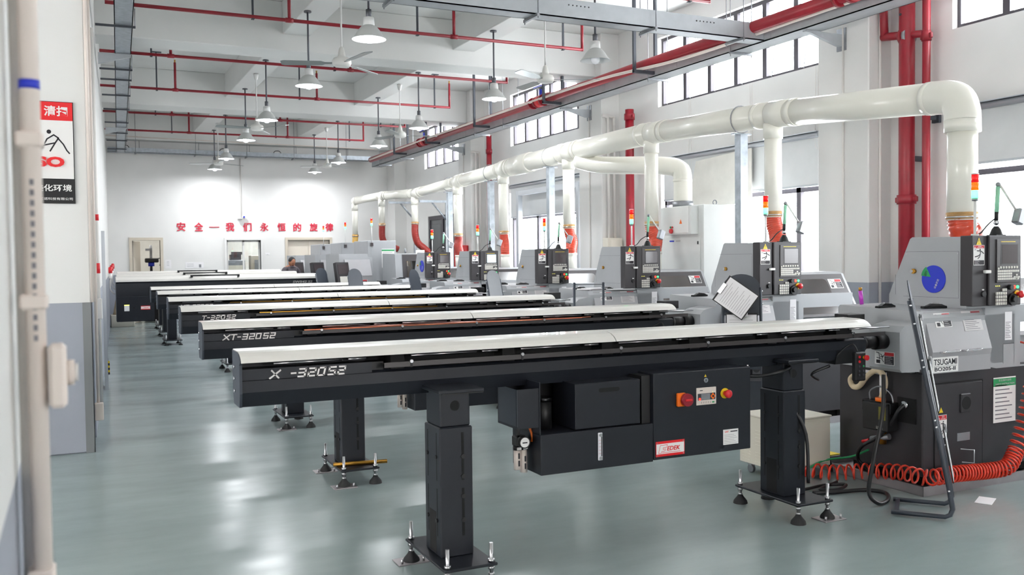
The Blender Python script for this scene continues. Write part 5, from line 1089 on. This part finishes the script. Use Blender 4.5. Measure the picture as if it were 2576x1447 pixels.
# inside the offices
t = thing('drill_press', 'dark bench drill with a blue motor just inside the open door', 'machine', (1.86, 26.6, 0))
MB().box(-.2, .2, -.2, .2, 0, 1.28, 'lathe_dark').box(-.24, .24, -.22, .22, 1.28, 1.34, 'black').build('bench', t); MB().cyl((0, .05, 1.34), (0, .05, 2.05), .035, 'steel_dull').box(-.14, .02, .02, .08, 1.9, 1.96, 'steel_dull').build('column', t)
MB().box(-.16, .18, -.14, .12, 1.58, 1.7, 'black', .02).cyl((0, 0, 1.48), (0, 0, 1.6), .08, 'blue').tube(smooth_path([(.1, -.1, 1.68), (.26, -.12, 1.7), (.3, -.12, 1.64), (.2, -.12, 1.5)], 4), .012, 'black', n=6).build('drill_head', t)
t = thing('file_cabinet', 'grey shelf cabinet with binders on top, seen through the left glass panel', 'cabinet', (3.95, 27.3, 0))
MB().box(0, .5, 0, .4, 0, 1.62, 'steel_dull', .005).build('body', t)
for z in (.3, .6, .9, 1.2): MB().box(.03, .47, -.01, 0, z, z+.27, 'box_cream').build('drawer', t)
tag(MB().box(4.05, 4.35, 27.35, 27.6, 1.62, 1.78, 'lathe_dark').box(4.1, 4.38, 27.36, 27.6, 1.78, 1.86, 'panel_mid').build('binder_stack'), 'stack of dark binders on the grey shelf cabinet', 'binders')
t = thing('display_cabinet', 'beige cabinet with glass doors, seen through the right glass panel', 'cabinet', (4.6, 27.2, 0))
MB().box(0, .6, 0, .4, 0, 1.75, 'door_frame', .005).build('body', t); MB().box(.1, .52, -.012, 0, 1.25, 1.62, 'steel_dull').box(.1, .52, -.012, 0, .75, 1.2, 'steel_dull').build('door_glass', t)

# ================================================================ left side
t = thing('wall_sign', 'red, white and black cleaning sign with a sweeping figure on the left pillar', 'sign', (-.565, 8.475, 2.1))
Ws, Hs = .58, .84
MB().box(0, Ws, 0, .012, 0, Hs, 'black').box(.004, Ws-.006, -.001, 0, .685, Hs-.004, 'bright_red').box(.004, Ws-.006, -.001, 0, .205, .685, 'sticker_white').build('panel', t)
b = MB().text('清扫', (.362, -.001, .72), X, Z, .085, 'sticker_white', .002, 0, .02, .175)
b.text('美化环境', (.275, -.0005, .1), X, Z, .058, 'sticker_white', .002, 0, .02, .28).text('上海亿诺科技有限公司', (.25, -.0005, .028), X, Z, .022, 'sticker_white', .001, 0, .005, .31)
b.text('SEISO', (.1, -.001, .3), X, Z, .085, 'bright_red', .012, 0, .05, .405); b.build('lettering', t)
b = MB(); O = Vector((.31, 0, .4))
for ps in ([(.07, .13), (.12, .165), (.155, .14), (.13, .1), (.055, .08), (.0, .06)], [(.15, .14), (.19, .09), (.215, .04), (.235, .015)], [(.13, .1), (.09, .03)], [(.07, .13), (.05, .09)]): polyline(b, ps, O, X, Z, .011, 'ink', .003)
b.cyl((O.x+.085, -.0035, O.z+.19), (O.x+.085, -.001, O.z+.19), .017, 'ink', n=16); b.build('pictogram', t)
t = thing('corner_conduit', 'white conduit down the corner of the left pillar ending in a socket box', 'conduit', (.15, 8.52, 0))
MB().cyl((-.025, -.045, 1.273), (-.025, -.045, ZC), .016, 'conduit', n=10).build('pipe', t); MB().cyl((.0, .1, .35), (.0, .1, 4.6), .014, 'conduit', n=10).build('pipe', t); MB().box(-.03, .04, .06, .12, .25, .4, 'conduit', .006).build('socket_box', t)
t = thing('wall_conduit', 'second white conduit on the left wall behind the pillar', 'conduit', (.2, 9.9, 0))
MB().cyl((0, 0, .2), (0, 0, 3.9), .018, 'conduit_white', n=10).build('pipe', t); MB().box(-.02, .03, -.03, .03, 1.05, 1.25, 'conduit_white', .005).build('junction_box', t); MB().cyl((.0, -.0, 2.02), (0, -.0, 2.08), .021, 'red', n=10).cyl((0, 0, 1.5), (0, 0, 1.6), .021, 'red', n=10).build('red_band', t)
tag(MB().box(.31, .33, 12.6, 13.0, .0, 1.95, 'door_dark').box(.3, .34, 12.55, 12.6, 0, 2.0, 'frame_alu').build('door_panel'), 'dark narrow door panel on the left wall, seen edge-on', 'door')
t = thing('hazard_tag', 'yellow and black striped tag hanging low by the left wall', 'tag', (.36, 13.2, .12))
b = MB()
for i in range(6): b.box(-.018, .018, 0, .004, .03*i, .03*i+.03, 'yellow' if i % 2 else 'ink')
b.build('striped_strip', t); MB().tube([(0, 0, .18), (-.01, 0, .3), (-.03, 0, .45)], .003, 'steel_dull', n=5).build('wire', t)
sk = MB(Matrix.Translation((.98, 24.75, .3)) @ Matrix.Scale(.72, 4)).lathe([(.0, .78), (.06, .74), (.1, .6), (.15, .42), (.17, .25), (.2, .1), (.22, .02), (.0, .0)], (0, 0, 0), 'sack', 18)
for i, v in enumerate(sk.v):
    rr = random.Random(i); sk.v[i] = (v[0]+rr.uniform(-.03, .03)+.06*(.8-v[2]) * (v[0] > .98), v[1]+rr.uniform(-.03, .03), max(.3, v[2]+rr.uniform(-.02, .02)))
tag(sk.build('cloth_sack'), 'slumped beige sack in the far left corner', 'sack')
tag(MB().box(.76, 1.3, 24.5, 25.0, 0, .3, 'box_cream', .01).build('carton'), 'low cream carton under the slumped sack in the far left corner', 'box')
# blurred foreground on the near pillar
t = thing('wall_conduit', 'pinkish conduit with clamps down the blurred near pillar', 'conduit', (-.0575, 1.6, 0))
MB().cyl((0, 0, .3), (0, 0, ZC), .0145, 'conduit', n=16).cyl((-.016, .03, .3), (-.016, .03, ZC), .012, 'conduit_white', n=12).build('pipe', t)
for z in (1.8, 1.55, 1.12): MB().box(-.022, .018, -.018, .03, z-.012, z+.012, 'conduit', .004).build('clamp', t)
MB().cyl((0, -.0, 1.878), (0, -.0, 1.892), .0155, 'blue', n=12).build('tape_band', t)
b = MB()
for i in range(16): b.box(-.003, .003, -.0152, -.0146, 1.49+.016*i, 1.499+.016*i, 'paper_text')
b.build('printed_marks', t)
t = thing('switch_box', 'cream switch box with a round knob on the blurred near pillar', 'switch', (-.038, 1.6, 1.385))
MB().box(-.004, .022, -.03, .03, .0, .098, 'conduit', .006).build('body', t); MB().cyl((.022, 0, .052), (.033, 0, .052), .02, 'conduit', n=16).cyl((.033, 0, .052), (.038, 0, .052), .014, 'conduit_white', n=16).build('knob', t)
